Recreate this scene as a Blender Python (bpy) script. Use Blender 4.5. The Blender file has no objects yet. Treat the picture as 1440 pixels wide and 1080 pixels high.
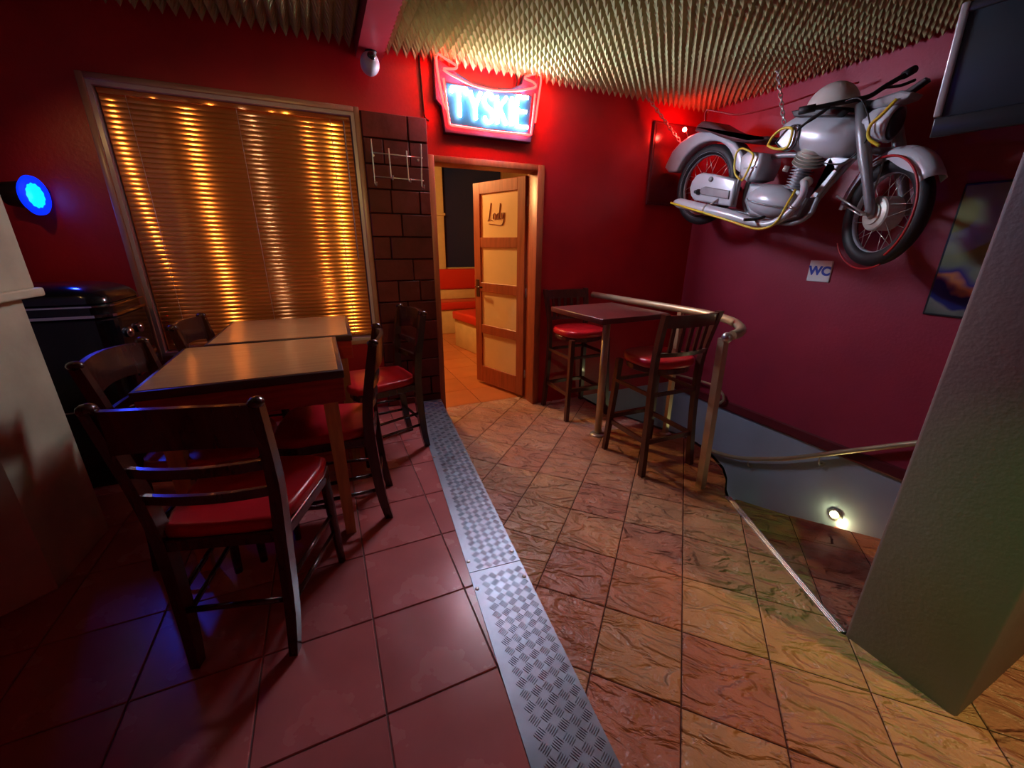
import bpy, bmesh, math, random
from mathutils import Vector, Matrix
random.seed(7)
scene = bpy.context.scene
COL = scene.collection
PI = math.pi

# ------------------------------------------------------------------ camera
H = 1.43544
yaw, pitch, roll = 0.4256, 0.3314, 0.0074
fw = Vector((math.sin(yaw)*math.cos(pitch), math.cos(yaw)*math.cos(pitch), -math.sin(pitch)))
rt = Vector((math.cos(yaw), -math.sin(yaw), 0))
up = rt.cross(fw)
r2 = math.cos(roll)*rt + math.sin(roll)*up
u2 = -math.sin(roll)*rt + math.cos(roll)*up
cam_data = bpy.data.cameras.new('camera')
cam_data.sensor_width = 36.0
cam_data.lens = 36.0*570.805/1440.0
cam_data.clip_start = 0.02
cam = bpy.data.objects.new('camera', cam_data)
COL.objects.link(cam)
cam.matrix_world = Matrix(((r2.x, u2.x, -fw.x, 0), (r2.y, u2.y, -fw.y, 0), (r2.z, u2.z, -fw.z, H), (0, 0, 0, 1)))
scene.camera = cam

# ------------------------------------------------------------------ world, exposure
world = bpy.data.worlds.new('world')
scene.world = world
world.use_nodes = True
world.node_tree.nodes['Background'].inputs[0].default_value = (0.02, 0.006, 0.008, 1)
world.node_tree.nodes['Background'].inputs[1].default_value = 1.0
vs = scene.view_settings
vs.view_transform = 'Standard'
vs.look = 'None'
vs.exposure = 0.5
vs.gamma = 1.0
vs.use_curve_mapping = False

# lamp strengths
P_LETTER = 150.0
P_NEON = 48.0
P_WARM = 95.0
P_BLUE = 5.0
P_RED = 420.0

# room numbers
YW, XW, HP, ZC = 3.193, 3.387, 0.193, 2.645
XL, YR = -2.2, -1.6


# ------------------------------------------------------------------ materials
MATS = {}
def new_mat(name):
    m = bpy.data.materials.new(name)
    m.use_nodes = True
    nt = m.node_tree
    b = nt.nodes['Principled BSDF']
    MATS[name] = m
    return m, nt, b

def mat(name, col, rough=0.5, metal=0.0, var=0.0, vscale=8.0, bump=0.0, bscale=30.0, spec=0.5, coat=0.0, stretch=None, rvar=0.0, objrand=0.0):
    m, nt, b = new_mat(name)
    b.inputs['Base Color'].default_value = (*col, 1)
    b.inputs['Roughness'].default_value = rough
    b.inputs['Metallic'].default_value = metal
    b.inputs['Specular IOR Level'].default_value = spec
    b.inputs['Coat Weight'].default_value = coat
    b.inputs['Coat Roughness'].default_value = 0.08
    tc = nt.nodes.new('ShaderNodeTexCoord')
    mp = nt.nodes.new('ShaderNodeMapping')
    nt.links.new(tc.outputs['Object'], mp.inputs[0])
    if stretch: mp.inputs['Scale'].default_value = stretch
    if var > 0 or objrand > 0:
        n = nt.nodes.new('ShaderNodeTexNoise'); n.inputs['Scale'].default_value = vscale; n.inputs['Detail'].default_value = 5
        nt.links.new(mp.outputs[0], n.inputs['Vector'])
        mr = nt.nodes.new('ShaderNodeMapRange'); mr.inputs[1].default_value = .25; mr.inputs[2].default_value = .75
        mr.inputs[3].default_value = 1-var; mr.inputs[4].default_value = 1+var
        nt.links.new(n.outputs[0], mr.inputs[0])
        hs = nt.nodes.new('ShaderNodeHueSaturation'); hs.inputs['Color'].default_value = (*col, 1)
        val = mr.outputs[0]
        if objrand > 0:
            oi = nt.nodes.new('ShaderNodeObjectInfo')
            m2 = nt.nodes.new('ShaderNodeMapRange'); m2.inputs[3].default_value = 1-objrand; m2.inputs[4].default_value = 1+objrand
            nt.links.new(oi.outputs['Random'], m2.inputs[0])
            mm = nt.nodes.new('ShaderNodeMath'); mm.operation = 'MULTIPLY'
            nt.links.new(val, mm.inputs[0]); nt.links.new(m2.outputs[0], mm.inputs[1]); val = mm.outputs[0]
        nt.links.new(val, hs.inputs['Value'])
        nt.links.new(hs.outputs[0], b.inputs['Base Color'])
        if rvar > 0:
            m3 = nt.nodes.new('ShaderNodeMapRange'); m3.inputs[3].default_value = max(0, rough-rvar); m3.inputs[4].default_value = rough+rvar
            nt.links.new(n.outputs[0], m3.inputs[0]); nt.links.new(m3.outputs[0], b.inputs['Roughness'])
    if bump > 0:
        n2 = nt.nodes.new('ShaderNodeTexNoise'); n2.inputs['Scale'].default_value = bscale; n2.inputs['Detail'].default_value = 4
        nt.links.new(mp.outputs[0], n2.inputs['Vector'])
        bp = nt.nodes.new('ShaderNodeBump'); bp.inputs['Strength'].default_value = bump; bp.inputs['Distance'].default_value = .01
        nt.links.new(n2.outputs[0], bp.inputs['Height']); nt.links.new(bp.outputs[0], b.inputs['Normal'])
    return m

def emit(name, col, strength):
    m, nt, b = new_mat(name)
    b.inputs['Base Color'].default_value = (*[min(1, c) for c in col], 1)
    b.inputs['Emission Color'].default_value = (*col, 1)
    b.inputs['Emission Strength'].default_value = strength
    return m

RED = mat('red_wall', (.46, .007, .018), .42, var=.18, vscale=2.5, bump=.12, bscale=60)
RED_TINT = mat('red_wall_light_tint', (.31, .026, .060), .45, var=.15, vscale=2.0, bump=.12, bscale=60)  # same red paint as the back wall, blue-white light mixed into the colour
PALE = mat('stair_white', (.36, .45, .56), .35, var=.08, vscale=3, bump=.05, bscale=40)
TRIMM = mat('maroon_trim', (.12, .012, .02), .4, var=.2, vscale=6)
GREYP = mat('pillar_plaster', (.185, .16, .185), .6, var=.12, vscale=3, bump=.15, bscale=70)
CREAM = mat('cream_plaster', (.55, .47, .30), .55, var=.22, vscale=5, bump=.2, bscale=14)
CEIL = mat('ceiling_dark', (.05, .045, .03), .9, var=.1)
FOAM = mat('foam', (.36, .315, .155), .95, var=.08, vscale=12, spec=.1)
GROUT = mat('grout', (.06, .022, .018), .9, var=.2, vscale=30, bump=.3, bscale=120)
GROUTL = mat('grout_pale', (.20, .10, .09), .9, var=.2, vscale=30, bump=.3, bscale=120)
TILEL = mat('tile_red', (.46, .125, .12), .26, var=.16, vscale=4, bump=.04, bscale=10, rvar=.08, objrand=.12)
TILEO = mat('tile_orange', (.50, .16, .05), .3, var=.12, vscale=4, objrand=.1)
BRICK = mat('brick_brown', (.115, .017, .017), .55, var=.3, vscale=7, bump=.3, bscale=20, spec=.2, objrand=.25)
MORT = mat('mortar', (.025, .01, .01), .9)
ALU = mat('alu_plate', (.28, .32, .38), .42, metal=.7, var=.22, vscale=9, rvar=.12)
ALUB = mat('alu_strip', (.62, .66, .74), .28, metal=.9, var=.1, vscale=20)
DWOOD = mat('dark_wood', (.045, .012, .008), .24, var=.35, vscale=6, stretch=(8, 8, 1), coat=.25)
SWOOD = mat('stool_wood', (.075, .022, .014), .3, var=.3, vscale=6, stretch=(8, 8, 1), coat=.2)
RVINYL = mat('red_vinyl', (.52, .012, .02), .28, var=.1, vscale=10, bump=.05, bscale=60)
TTOP = mat('table_top', (.50, .25, .10), .17, var=.12, vscale=5, stretch=(1, 9, 1), coat=.15)
TEDGE = mat('table_edge', (.05, .02, .016), .35)
APRON = mat('table_apron', (.36, .03, .018), .33, var=.3, vscale=5, stretch=(1.5, 8, 14))
LWOOD = mat('leg_wood', (.60, .34, .10), .4, var=.2, vscale=6, stretch=(9, 9, 1))
BARTOP = mat('bar_top', (.12, .028, .028), .3, var=.3, vscale=8, stretch=(1, 8, 1))
BRASS = mat('brass', (.55, .47, .30), .38, metal=.55, var=.12, vscale=10)
STEEL = mat('steel', (.55, .55, .52), .3, metal=.8, var=.1)
FRAMEO = mat('frame_wood', (.36, .09, .035), .38, var=.25, vscale=5, stretch=(8, 8, 1))
WFRAME = mat('window_frame_paint', (.42, .22, .16), .3, var=.1)
WREV = mat('window_lining', (.55, .45, .5), .25)
PANE = mat('door_pane', (.80, .60, .28), .35, var=.06, vscale=3)
SCRIPT = mat('script_brown', (.30, .10, .03), .5)
BLACK = mat('black_gloss', (.006, .006, .008), .16, coat=.3)
BLACKM = mat('black_matt', (.012, .012, .014), .5)
CHROME = mat('chrome', (.75, .75, .78), .12, metal=1.0)
WHITE = mat('white_paint', (.75, .76, .78), .4)
BEAM = mat('beam_red', (.30, .02, .03), .4, var=.1)
SILV = mat('silver_paint', (.56, .60, .66), .30, metal=.12, var=.12, vscale=7, rvar=.06)
SILD = mat('silver_grey', (.28, .29, .31), .38, metal=.3, var=.2, vscale=12)
ALUF = mat('cast_alloy', (.62, .61, .54), .42, metal=.4, var=.15, vscale=20)
RUB = mat('rubber', (.012, .013, .016), .55, var=.2, vscale=40)
LEATH = mat('seat_leather', (.11, .045, .05), .4, var=.2, vscale=12, bump=.1, bscale=80)
YWIRE = mat('yellow_cord', (.75, .55, .03), .4)
RWIRE = mat('red_cord', (.40, .012, .018), .4)
HELM = mat('helmet_white', (.68, .63, .58), .3, var=.05)
BLUEINK = mat('sign_blue', (.02, .06, .45), .5)
SCREEN = mat('tv_screen', (.020, .032, .045), .34)
TVB = mat('tv_bezel', (.02, .024, .03), .3)
TVS = mat('tv_silver', (.58, .60, .62), .35, metal=.4)
SIGNBK = mat('sign_back', (.022, .014, .035), .35)
SIGNIN = mat('sign_panel', (.004, .016, .028), .5, spec=.1)
ORED = mat('bench_red', (.55, .03, .015), .32)
OCREAM = mat('bench_cream', (.62, .46, .20), .5, var=.1)
NAVY = mat('night_pane', (.010, .022, .085), .2)
WALLO = mat('back_room_wall', (.40, .22, .08), .6, var=.1)
DOME = mat('camera_shell', (.5, .5, .55), .3)

def slat_mat():
    m, nt, b = new_mat('blind_copper')
    b.inputs['Base Color'].default_value = (.76, .28, .09, 1)
    b.inputs['Metallic'].default_value = .72
    b.inputs['Roughness'].default_value = .23
    b.inputs['Roughness'].default_value = .14
    b.inputs['Anisotropic'].default_value = 1.0
    t = nt.nodes.new('ShaderNodeCombineXYZ'); t.inputs[2].default_value = 1.0
    nt.links.new(t.outputs[0], b.inputs['Tangent'])
    return m
SLAT = slat_mat()

def slate_mat():
    m, nt, b = new_mat('slate_tile')
    N, Lk = nt.nodes, nt.links
    tc = N.new('ShaderNodeTexCoord'); oi = N.new('ShaderNodeObjectInfo')
    off = N.new('ShaderNodeVectorMath'); off.operation = 'SCALE'
    cmb = N.new('ShaderNodeCombineXYZ')
    Lk.new(oi.outputs['Random'], cmb.inputs[0]); Lk.new(oi.outputs['Random'], cmb.inputs[1])
    Lk.new(cmb.outputs[0], off.inputs[0]); off.inputs['Scale'].default_value = 37.0
    add = N.new('ShaderNodeVectorMath'); Lk.new(tc.outputs['Object'], add.inputs[0]); Lk.new(off.outputs[0], add.inputs[1])
    mp = N.new('ShaderNodeMapping'); mp.inputs['Scale'].default_value = (1.0, 2.1, 1); Lk.new(add.outputs[0], mp.inputs[0])
    w = N.new('ShaderNodeTexNoise'); w.inputs['Scale'].default_value = 4.6; w.inputs['Detail'].default_value = 4.5
    w.inputs['Roughness'].default_value = .5; w.inputs['Distortion'].default_value = .45
    Lk.new(mp.outputs[0], w.inputs['Vector'])
    # terraces: snapped heights give the broken slate ledges
    sn = N.new('ShaderNodeMath'); sn.operation = 'MULTIPLY'; sn.inputs[1].default_value = 7.0; Lk.new(w.outputs[0], sn.inputs[0])
    fl = N.new('ShaderNodeMath'); fl.operation = 'FLOOR'; Lk.new(sn.outputs[0], fl.inputs[0])
    fr = N.new('ShaderNodeMath'); fr.operation = 'FRACT'; Lk.new(sn.outputs[0], fr.inputs[0])
    ss = N.new('ShaderNodeMapRange'); ss.interpolation_type = 'SMOOTHSTEP'; ss.inputs[1].default_value = .0; ss.inputs[2].default_value = .75
    Lk.new(fr.outputs[0], ss.inputs[0])
    ht = N.new('ShaderNodeMath'); Lk.new(fl.outputs[0], ht.inputs[0]); Lk.new(ss.outputs[0], ht.inputs[1])
    fine = N.new('ShaderNodeTexNoise'); fine.inputs['Scale'].default_value = 60; Lk.new(add.outputs[0], fine.inputs['Vector'])
    fm = N.new('ShaderNodeMath'); fm.operation = 'MULTIPLY'; fm.inputs[1].default_value = .35; Lk.new(fine.outputs[0], fm.inputs[0])
    h2 = N.new('ShaderNodeMath'); Lk.new(ht.outputs[0], h2.inputs[0]); Lk.new(fm.outputs[0], h2.inputs[1])
    bp = N.new('ShaderNodeBump'); bp.inputs['Strength'].default_value = 1.0; bp.inputs['Distance'].default_value = .014
    Lk.new(h2.outputs[0], bp.inputs['Height']); Lk.new(bp.outputs[0], b.inputs['Normal'])
    cr = N.new('ShaderNodeValToRGB')
    e = cr.color_ramp.elements
    e[0].position = 0; e[0].color = (.46, .20, .14, 1)
    e[1].position = 1; e[1].color = (.54, .34, .18, 1)
    for p, c in ((.3, (.48, .235, .16, 1)), (.6, (.53, .31, .17, 1)), (.8, (.49, .225, .155, 1))):
        x = e.new(p); x.color = c
    Lk.new(oi.outputs['Random'], cr.inputs[0])
    n3 = N.new('ShaderNodeTexNoise'); n3.inputs['Scale'].default_value = 7; Lk.new(add.outputs[0], n3.inputs['Vector'])
    mr = N.new('ShaderNodeMapRange'); mr.inputs[1].default_value = .3; mr.inputs[2].default_value = .7; mr.inputs[3].default_value = .82; mr.inputs[4].default_value = 1.12
    Lk.new(n3.outputs[0], mr.inputs[0])
    hs = N.new('ShaderNodeHueSaturation'); Lk.new(cr.outputs[0], hs.inputs['Color']); Lk.new(mr.outputs[0], hs.inputs['Value'])
    Lk.new(hs.outputs[0], b.inputs['Base Color'])
    b.inputs['Roughness'].default_value = .36
    return m
SLATE = slate_mat()

def poster_mat(name, cols, scale, sx):
    m, nt, b = new_mat(name)
    N, Lk = nt.nodes, nt.links
    tc = N.new('ShaderNodeTexCoord'); mp = N.new('ShaderNodeMapping'); Lk.new(tc.outputs['Object'], mp.inputs[0])
    mp.inputs['Scale'].default_value = (sx, sx, 1)
    sep = N.new('ShaderNodeSeparateXYZ'); Lk.new(tc.outputs['Object'], sep.inputs[0])
    n = N.new('ShaderNodeTexNoise'); n.inputs['Scale'].default_value = scale; n.inputs['Detail'].default_value = 2; Lk.new(mp.outputs[0], n.inputs['Vector'])
    a = N.new('ShaderNodeMath'); a.operation = 'MULTIPLY_ADD'; a.inputs[1].default_value = .35; Lk.new(n.outputs[0], a.inputs[0])
    mr = N.new('ShaderNodeMapRange'); mr.inputs[1].default_value = -.36; mr.inputs[2].default_value = .36; mr.inputs[3].default_value = -.17; mr.inputs[4].default_value = .83
    Lk.new(sep.outputs[2], mr.inputs[0]); Lk.new(mr.outputs[0], a.inputs[2])
    cr = N.new('ShaderNodeValToRGB'); Lk.new(a.outputs[0], cr.inputs[0])
    e = cr.color_ramp.elements
    e[0].position = cols[0][0]; e[0].color = (*cols[0][1], 1)
    e[1].position = cols[-1][0]; e[1].color = (*cols[-1][1], 1)
    for p, c in cols[1:-1]:
        x = e.new(p); x.color = (*c, 1)
    Lk.new(cr.outputs[0], b.inputs['Base Color'])
    b.inputs['Roughness'].default_value = .2
    return m
POST1 = poster_mat('poster_print_lit', [(0, (.10, .14, .12)), (.09, (.22, .26, .24)), (.12, (.03, .04, .22)), (.24, (.02, .02, .16)), (.27, (.55, .22, .08)), (.30, (.05, .04, .2)), (.36, (.16, .20, .16)), (.55, (.30, .32, .14)), (1, (.22, .22, .10))], 5, 1)  # upper yellow-green stops stand in for light falling on the poster
POST0 = poster_mat('red_print', [(0, (.16, .02, .02)), (.3, (.10, .015, .02)), (.5, (.20, .03, .025)), (.7, (.07, .01, .015)), (1, (.16, .02, .03))], 4, 1)

# ------------------------------------------------------------------ mesh helpers
ORG = {}
class MB:
    def __init__(s): s.v = []; s.f = []; s.sm = []
    def add(s, vs, fs, smooth=False):
        o = len(s.v)
        s.v += [tuple(v) for v in vs]
        for f in fs:
            s.f.append([i+o for i in f]); s.sm.append(smooth)
        return s
    def box(s, c, d, R=None):
        hx, hy, hz = d[0]/2, d[1]/2, d[2]/2
        vs = [Vector((x*hx, y*hy, z*hz)) for x in (-1, 1) for y in (-1, 1) for z in (-1, 1)]
        if R is not None: vs = [R @ v for v in vs]
        c = Vector(c)
        return s.add([v+c for v in vs], [(0, 1, 3, 2), (4, 6, 7, 5), (0, 4, 5, 1), (2, 3, 7, 6), (0, 2, 6, 4), (1, 5, 7, 3)])
    def b2(s, a, b):
        return s.box([(a[i]+b[i])/2 for i in range(3)], [abs(b[i]-a[i]) for i in range(3)])
    def rbox(s, c, d, r=.01, seg=2, R=None):
        bm = bmesh.new(); bmesh.ops.create_cube(bm, size=1)
        for v in bm.verts: v.co = Vector((v.co.x*d[0], v.co.y*d[1], v.co.z*d[2]))
        bmesh.ops.bevel(bm, geom=bm.edges[:], offset=r, segments=seg, profile=.5, affect='EDGES')
        return s.frombm(bm, c, R, seg > 1)
    def frombm(s, bm, c=(0, 0, 0), R=None, smooth=False):
        bm.verts.index_update(); c = Vector(c)
        vs = [(R @ v.co if R is not None else v.co)+c for v in bm.verts]
        fs = [[v.index for v in f.verts] for f in bm.faces]
        bm.free()
        return s.add(vs, fs, smooth)
    def tube(s, pts, r, seg=8, closed=False, cap=True, flat=None):
        pts = [Vector(p) for p in pts]; n = len(pts)
        rs = r if isinstance(r, (list, tuple)) else [r]*n
        rings = []; prev = None
        for i in range(n):
            if closed: t = pts[(i+1) % n]-pts[i-1]
            else: t = pts[min(i+1, n-1)]-pts[max(i-1, 0)]
            if t.length < 1e-9: t = Vector((0, 0, 1))
            t.normalize()
            if prev is None:
                a = Vector((0, 0, 1)) if abs(t.z) < .9 else Vector((1, 0, 0))
                nrm = (a - t*a.dot(t)).normalized()
            else:
                nrm = (prev - t*prev.dot(t))
                nrm = nrm.normalized() if nrm.length > 1e-6 else t.orthogonal().normalized()
            prev = nrm; bn = t.cross(nrm)
            fx, fy = flat if flat else (1, 1)
            rings.append([pts[i] + (nrm*math.cos(2*PI*k/seg)*fx + bn*math.sin(2*PI*k/seg)*fy)*rs[i] for k in range(seg)])
        vs = [p for ring in rings for p in ring]; fs = []
        m = n if closed else n-1
        for i in range(m):
            for k in range(seg):
                a = i*seg+k; b_ = i*seg+(k+1) % seg; j = ((i+1) % n)*seg
                fs.append((a, b_, j+(k+1) % seg, j+k))
        s.add(vs, fs, True)
        if cap and not closed:
            o = len(s.v)-len(vs)
            s.f.append([o+k for k in range(seg)][::-1]); s.sm.append(False)
            s.f.append([o+(n-1)*seg+k for k in range(seg)]); s.sm.append(False)
        return s
    def sqtube(s, pts, a, b):
        "bar of rectangular section a (along x) by b (along y), straight up-ish"
        n = len(pts); aa = a if isinstance(a, (list, tuple)) else [a]*n; bb = b if isinstance(b, (list, tuple)) else [b]*n
        vs = []
        for p, w, d in zip(pts, aa, bb):
            for sx, sy in ((-1, -1), (1, -1), (1, 1), (-1, 1)): vs.append((p[0]+sx*w/2, p[1]+sy*d/2, p[2]))
        fs = [(3, 2, 1, 0), tuple((n-1)*4+k for k in range(4))]
        for i in range(n-1):
            for k in range(4): fs.append((i*4+k, i*4+(k+1) % 4, i*4+4+(k+1) % 4, i*4+4+k))
        return s.add(vs, fs)
    def lathe(s, prof, c=(0, 0, 0), axis=(0, 0, 1), seg=24, smooth=True):
        "prof: (radius, height along axis)"
        ax = Vector(axis).normalized(); u = ax.orthogonal().normalized(); w = ax.cross(u); c = Vector(c)
        vs = []
        for r, h in prof:
            for k in range(seg):
                a = 2*PI*k/seg
                vs.append(c + ax*h + (u*math.cos(a)+w*math.sin(a))*r)
        fs = []
        for i in range(len(prof)-1):
            for k in range(seg): fs.append((i*seg+k, i*seg+(k+1) % seg, (i+1)*seg+(k+1) % seg, (i+1)*seg+k))
        s.add(vs, fs, smooth)
        o = len(s.v)-len(vs)
        if prof[0][0] > 1e-5: s.f.append([o+k for k in range(seg)][::-1]); s.sm.append(False)
        if prof[-1][0] > 1e-5: s.f.append([o+(len(prof)-1)*seg+k for k in range(seg)]); s.sm.append(False)
        return s
    def ell(s, c, r, seg=20, rings=12, R=None):
        prof = []
        c = Vector(c); vs = []; fs = []
        for i in range(rings+1):
            th = PI*i/rings
            for k in range(seg):
                a = 2*PI*k/seg
                v = Vector((r[0]*math.sin(th)*math.cos(a), r[1]*math.sin(th)*math.sin(a), r[2]*math.cos(th)))
                vs.append((R @ v if R is not None else v)+c)
        for i in range(rings):
            for k in range(seg): fs.append((i*seg+k, (i+1)*seg+k, (i+1)*seg+(k+1) % seg, i*seg+(k+1) % seg))
        return s.add(vs, fs, True)
    def prism(s, poly, ax_map, d0, d1, bevel=0, seg=2, smooth=False):
        "poly of 2D points, ax_map(u, v, d) -> 3D"
        bm = bmesh.new()
        b0 = [bm.verts.new(ax_map(u, v, d0)) for u, v in poly]
        b1 = [bm.verts.new(ax_map(u, v, d1)) for u, v in poly]
        n = len(poly)
        f0 = bm.faces.new(b0[::-1]); f1 = bm.faces.new(b1)
        for i in range(n): bm.faces.new((b0[i], b0[(i+1) % n], b1[(i+1) % n], b1[i]))
        bmesh.ops.recalc_face_normals(bm, faces=bm.faces[:])
        if bevel > 0:
            es = list({e for f in (f0, f1) for e in f.edges})
            bmesh.ops.bevel(bm, geom=es, offset=bevel, segments=seg, profile=.5, affect='EDGES')
        return s.frombm(bm, smooth=smooth)
    def build(s, name, m, parent=None, org=None):
        if org is None: org = ORG.get(parent.name, Vector()) if parent else Vector()
        org = Vector(org)
        me = bpy.data.meshes.new(name)
        me.from_pydata([(v[0]-org.x, v[1]-org.y, v[2]-org.z) for v in s.v], [], s.f)
        me.polygons.foreach_set('use_smooth', s.sm)
        bm = bmesh.new(); bm.from_mesh(me); bmesh.ops.recalc_face_normals(bm, faces=bm.faces[:]); bm.to_mesh(me); bm.free()
        me.materials.append(m); me.update()
        o = bpy.data.objects.new(name, me); COL.objects.link(o)
        if parent: o.parent = parent
        else: o.location = org
        ORG[o.name] = org
        return o

def tag(o, label=None, cat=None, group=None, kind=None):
    if label: o['label'] = label
    if cat: o['category'] = cat
    if group: o['group'] = group
    if kind: o['kind'] = kind
    return o
def thing(name, loc, label, cat, group=None, kind=None):
    o = bpy.data.objects.new(name, None); COL.objects.link(o)
    o.empty_display_size = .05
    o.location = loc; ORG[o.name] = Vector(loc)
    return tag(o, label, cat, group, kind)
def copy_tree(o, parent=None):
    c = o.copy(); COL.objects.link(c); ORG[c.name] = ORG.get(o.name, Vector())
    if parent: c.parent = parent
    for ch in list(o.children): copy_tree(ch, c)
    return c
def inst(name, me, loc, parent, rot=(0, 0, 0)):
    o = bpy.data.objects.new(name, me); COL.objects.link(o); o.parent = parent
    po = ORG.get(parent.name, Vector())
    o.location = Vector(loc)-po; o.rotation_euler = rot
    ORG[o.name] = Vector(loc)
    return o
def rotz(a): return Matrix.Rotation(a, 3, 'Z')
def arc(c, r, a0, a1, n): return [(c[0]+r*math.cos(a0+(a1-a0)*i/n), c[1]+r*math.sin(a0+(a1-a0)*i/n)) for i in range(n+1)]
def smoothpath(P, k=6):
    P = [Vector(p) for p in P]; out = []
    for i in range(len(P)-1):
        p0 = P[max(i-1, 0)]; p1 = P[i]; p2 = P[i+1]; p3 = P[min(i+2, len(P)-1)]
        for j in range(k):
            t = j/k
            out.append(.5*((2*p1)+(p2-p0)*t+(2*p0-5*p1+4*p2-p3)*t*t+(3*p1-p0-3*p2+p3)*t**3))
    return out+[P[-1]]

def clip_convex(sub, win):
    "Sutherland-Hodgman: polygon sub clipped by convex ccw window"
    out = sub
    for i in range(len(win)):
        a = win[i]; b = win[(i+1) % len(win)]
        ins = lambda p: (b[0]-a[0])*(p[1]-a[1])-(b[1]-a[1])*(p[0]-a[0]) >= -1e-9
        inp = out; out = []
        for j in range(len(inp)):
            p = inp[j]; q = inp[(j+1) % len(inp)]
            if ins(p): out.append(p)
            if ins(p) != ins(q):
                d1 = (b[0]-a[0])*(p[1]-a[1])-(b[1]-a[1])*(p[0]-a[0]); d2 = (b[0]-a[0])*(q[1]-a[1])-(b[1]-a[1])*(q[0]-a[0])
                t = d1/(d1-d2); out.append((p[0]+(q[0]-p[0])*t, p[1]+(q[1]-p[1])*t))
        if len(out) < 3: return []
    res = []
    for p in out:
        if not res or (abs(p[0]-res[-1][0])+abs(p[1]-res[-1][1])) > 1e-4: res.append(p)
    while len(res) > 1 and (abs(res[0][0]-res[-1][0])+abs(res[0][1]-res[-1][1])) < 1e-4: res.pop()
    return res if len(res) >= 3 else []
def area(P): return .5*sum(P[i][0]*P[(i+1) % len(P)][1]-P[(i+1) % len(P)][0]*P[i][1] for i in range(len(P)))

def tiles(parent, region, origin, ang, size, z, m, gap=.004, thick=.006, rng=24):
    "square tiles on a rotated grid, cut to the region; whole ones share one mesh"
    c, s_ = math.cos(ang), math.sin(ang)
    h2 = size/2-gap/2
    be = .0022
    def tile_mesh(name, poly):
        bm = bmesh.new()
        b0 = [bm.verts.new((x, y, -thick)) for x, y in poly]
        cx = sum(p[0] for p in poly)/len(poly); cy = sum(p[1] for p in poly)/len(poly)
        b1 = [bm.verts.new((x, y, -be)) for x, y in poly]
        R = max(math.hypot(x-cx, y-cy) for x, y in poly); k = 1-be*1.6/max(R, .03)
        b2 = [bm.verts.new((cx+(x-cx)*k, cy+(y-cy)*k, 0)) for x, y in poly]
        n = len(poly)
        bm.faces.new(b2)
        for i in range(n):
            bm.faces.new((b0[i], b0[(i+1) % n], b1[(i+1) % n], b1[i])); bm.faces.new((b1[i], b1[(i+1) % n], b2[(i+1) % n], b2[i]))
        me = bpy.data.meshes.new(name); bm.to_mesh(me); bm.free(); me.materials.append(m); return me
    full = tile_mesh('tile', [(-h2, -h2), (h2, -h2), (h2, h2), (-h2, h2)])
    cnt = 0
    for i in range(-rng, rng):
        for j in range(-rng, rng):
            lx, ly = (i+.5)*size, (j+.5)*size
            cx, cy = origin[0]+c*lx-s_*ly, origin[1]+s_*lx+c*ly
            win = [(cx+c*a-s_*b, cy+s_*a+c*b) for a, b in ((-h2, -h2), (h2, -h2), (h2, h2), (-h2, h2))]
            p = clip_convex(region, win)
            if not p: continue
            A = abs(area(p))
            if A < .0006: continue
            if A > (2*h2)**2*.998:
                inst('tile', full, (cx, cy, z), parent, (0, 0, ang))
            else:
                loc = [(c*(x-cx)+s_*(y-cy), -s_*(x-cx)+c*(y-cy)) for x, y in p]
                if area(loc) < 0: loc = loc[::-1]
                inst('tile', tile_mesh('tile', loc), (cx, cy, z), parent, (0, 0, ang))
            cnt += 1
    return cnt

# ================================================================== STRUCTURE
# lower floor with the slate-look tiles
def edge_x(y): return .522+.093*(y-.478)            # right edge of the raised floor
STAIR = [(2.215, YW), (2.219, 2.818), (2.294, 2.606), (2.388, 2.353), (2.462, 2.115), (2.468, 1.978), (2.427, 1.811), (2.34, 1.63), (2.24, 1.52), (2.12, 1.43), (2.049, 1.346)]
LOWER = [(edge_x(YR), YR), (2.75, YR), (2.75, .26), (2.3, .26), (1.72, .26), (1.72, .53), (1.685, .535), (1.678, .545)] + STAIR[::-1] + [(1.74, YW), (1.70, YW), (1.70, 3.42), (.80, 3.42), (edge_x(YW), YW)]
fl = MB()
fl.prism(LOWER, lambda u, v, d: Vector((u, v, d)), -.12, -.004)
floor = tag(fl.build('floor', GROUT), 'slate-look tiled lower floor between metal plate and stairwell', 'floor', kind='structure')
TA = .8087
# grid origin of the lower tiles: corner seen left of the stool feet, in the room frame
ox, oy = -2.3996*.30, 7.5385*.30
ca, sa = math.cos(-TA), math.sin(-TA)
OG = (ca*ox-sa*oy, sa*ox+ca*oy)
tiles(floor, LOWER, OG, -TA, .30, 0.0, SLATE, gap=.005)

# raised floor on the left with glossy red tiles
PLAT = [(XL, YR), (edge_x(YR)-.005, YR), (edge_x(YW)-.005, YW), (XL, YW)]
PLATT = [(XL, YR), (edge_x(YR)-.212, YR), (edge_x(YW)-.212, YW), (XL, YW)]
pf = MB(); pf.prism(PLAT, lambda u, v, d: Vector((u, v, d)), -.1, HP-.004)
plat = tag(pf.build('floor_platform', GROUTL), 'raised left floor of glossy red square tiles under the dining tables', 'floor', kind='structure')
tiles(plat, PLATT, (.006, 1.176), 0, .334, HP, TILEL, gap=.004)

# back-room floor
orf = MB(); ORFP = [(-.4, 3.42), (3.2, 3.42), (3.2, 7.3), (-.4, 7.3)]
orf.prism(ORFP, lambda u, v, d: Vector((u, v, d)), -.12, -.004)
ofloor = tag(orf.build('floor_back_room', GROUT), 'orange tiled floor of the room beyond the open door', 'floor', kind='structure')
tiles(ofloor, [(.2, 3.425), (2.9, 3.425), (2.9, 7.3), (.2, 7.3)], (.83, 3.425), 0, .40, 0.0, TILEO, gap=.005)

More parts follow.
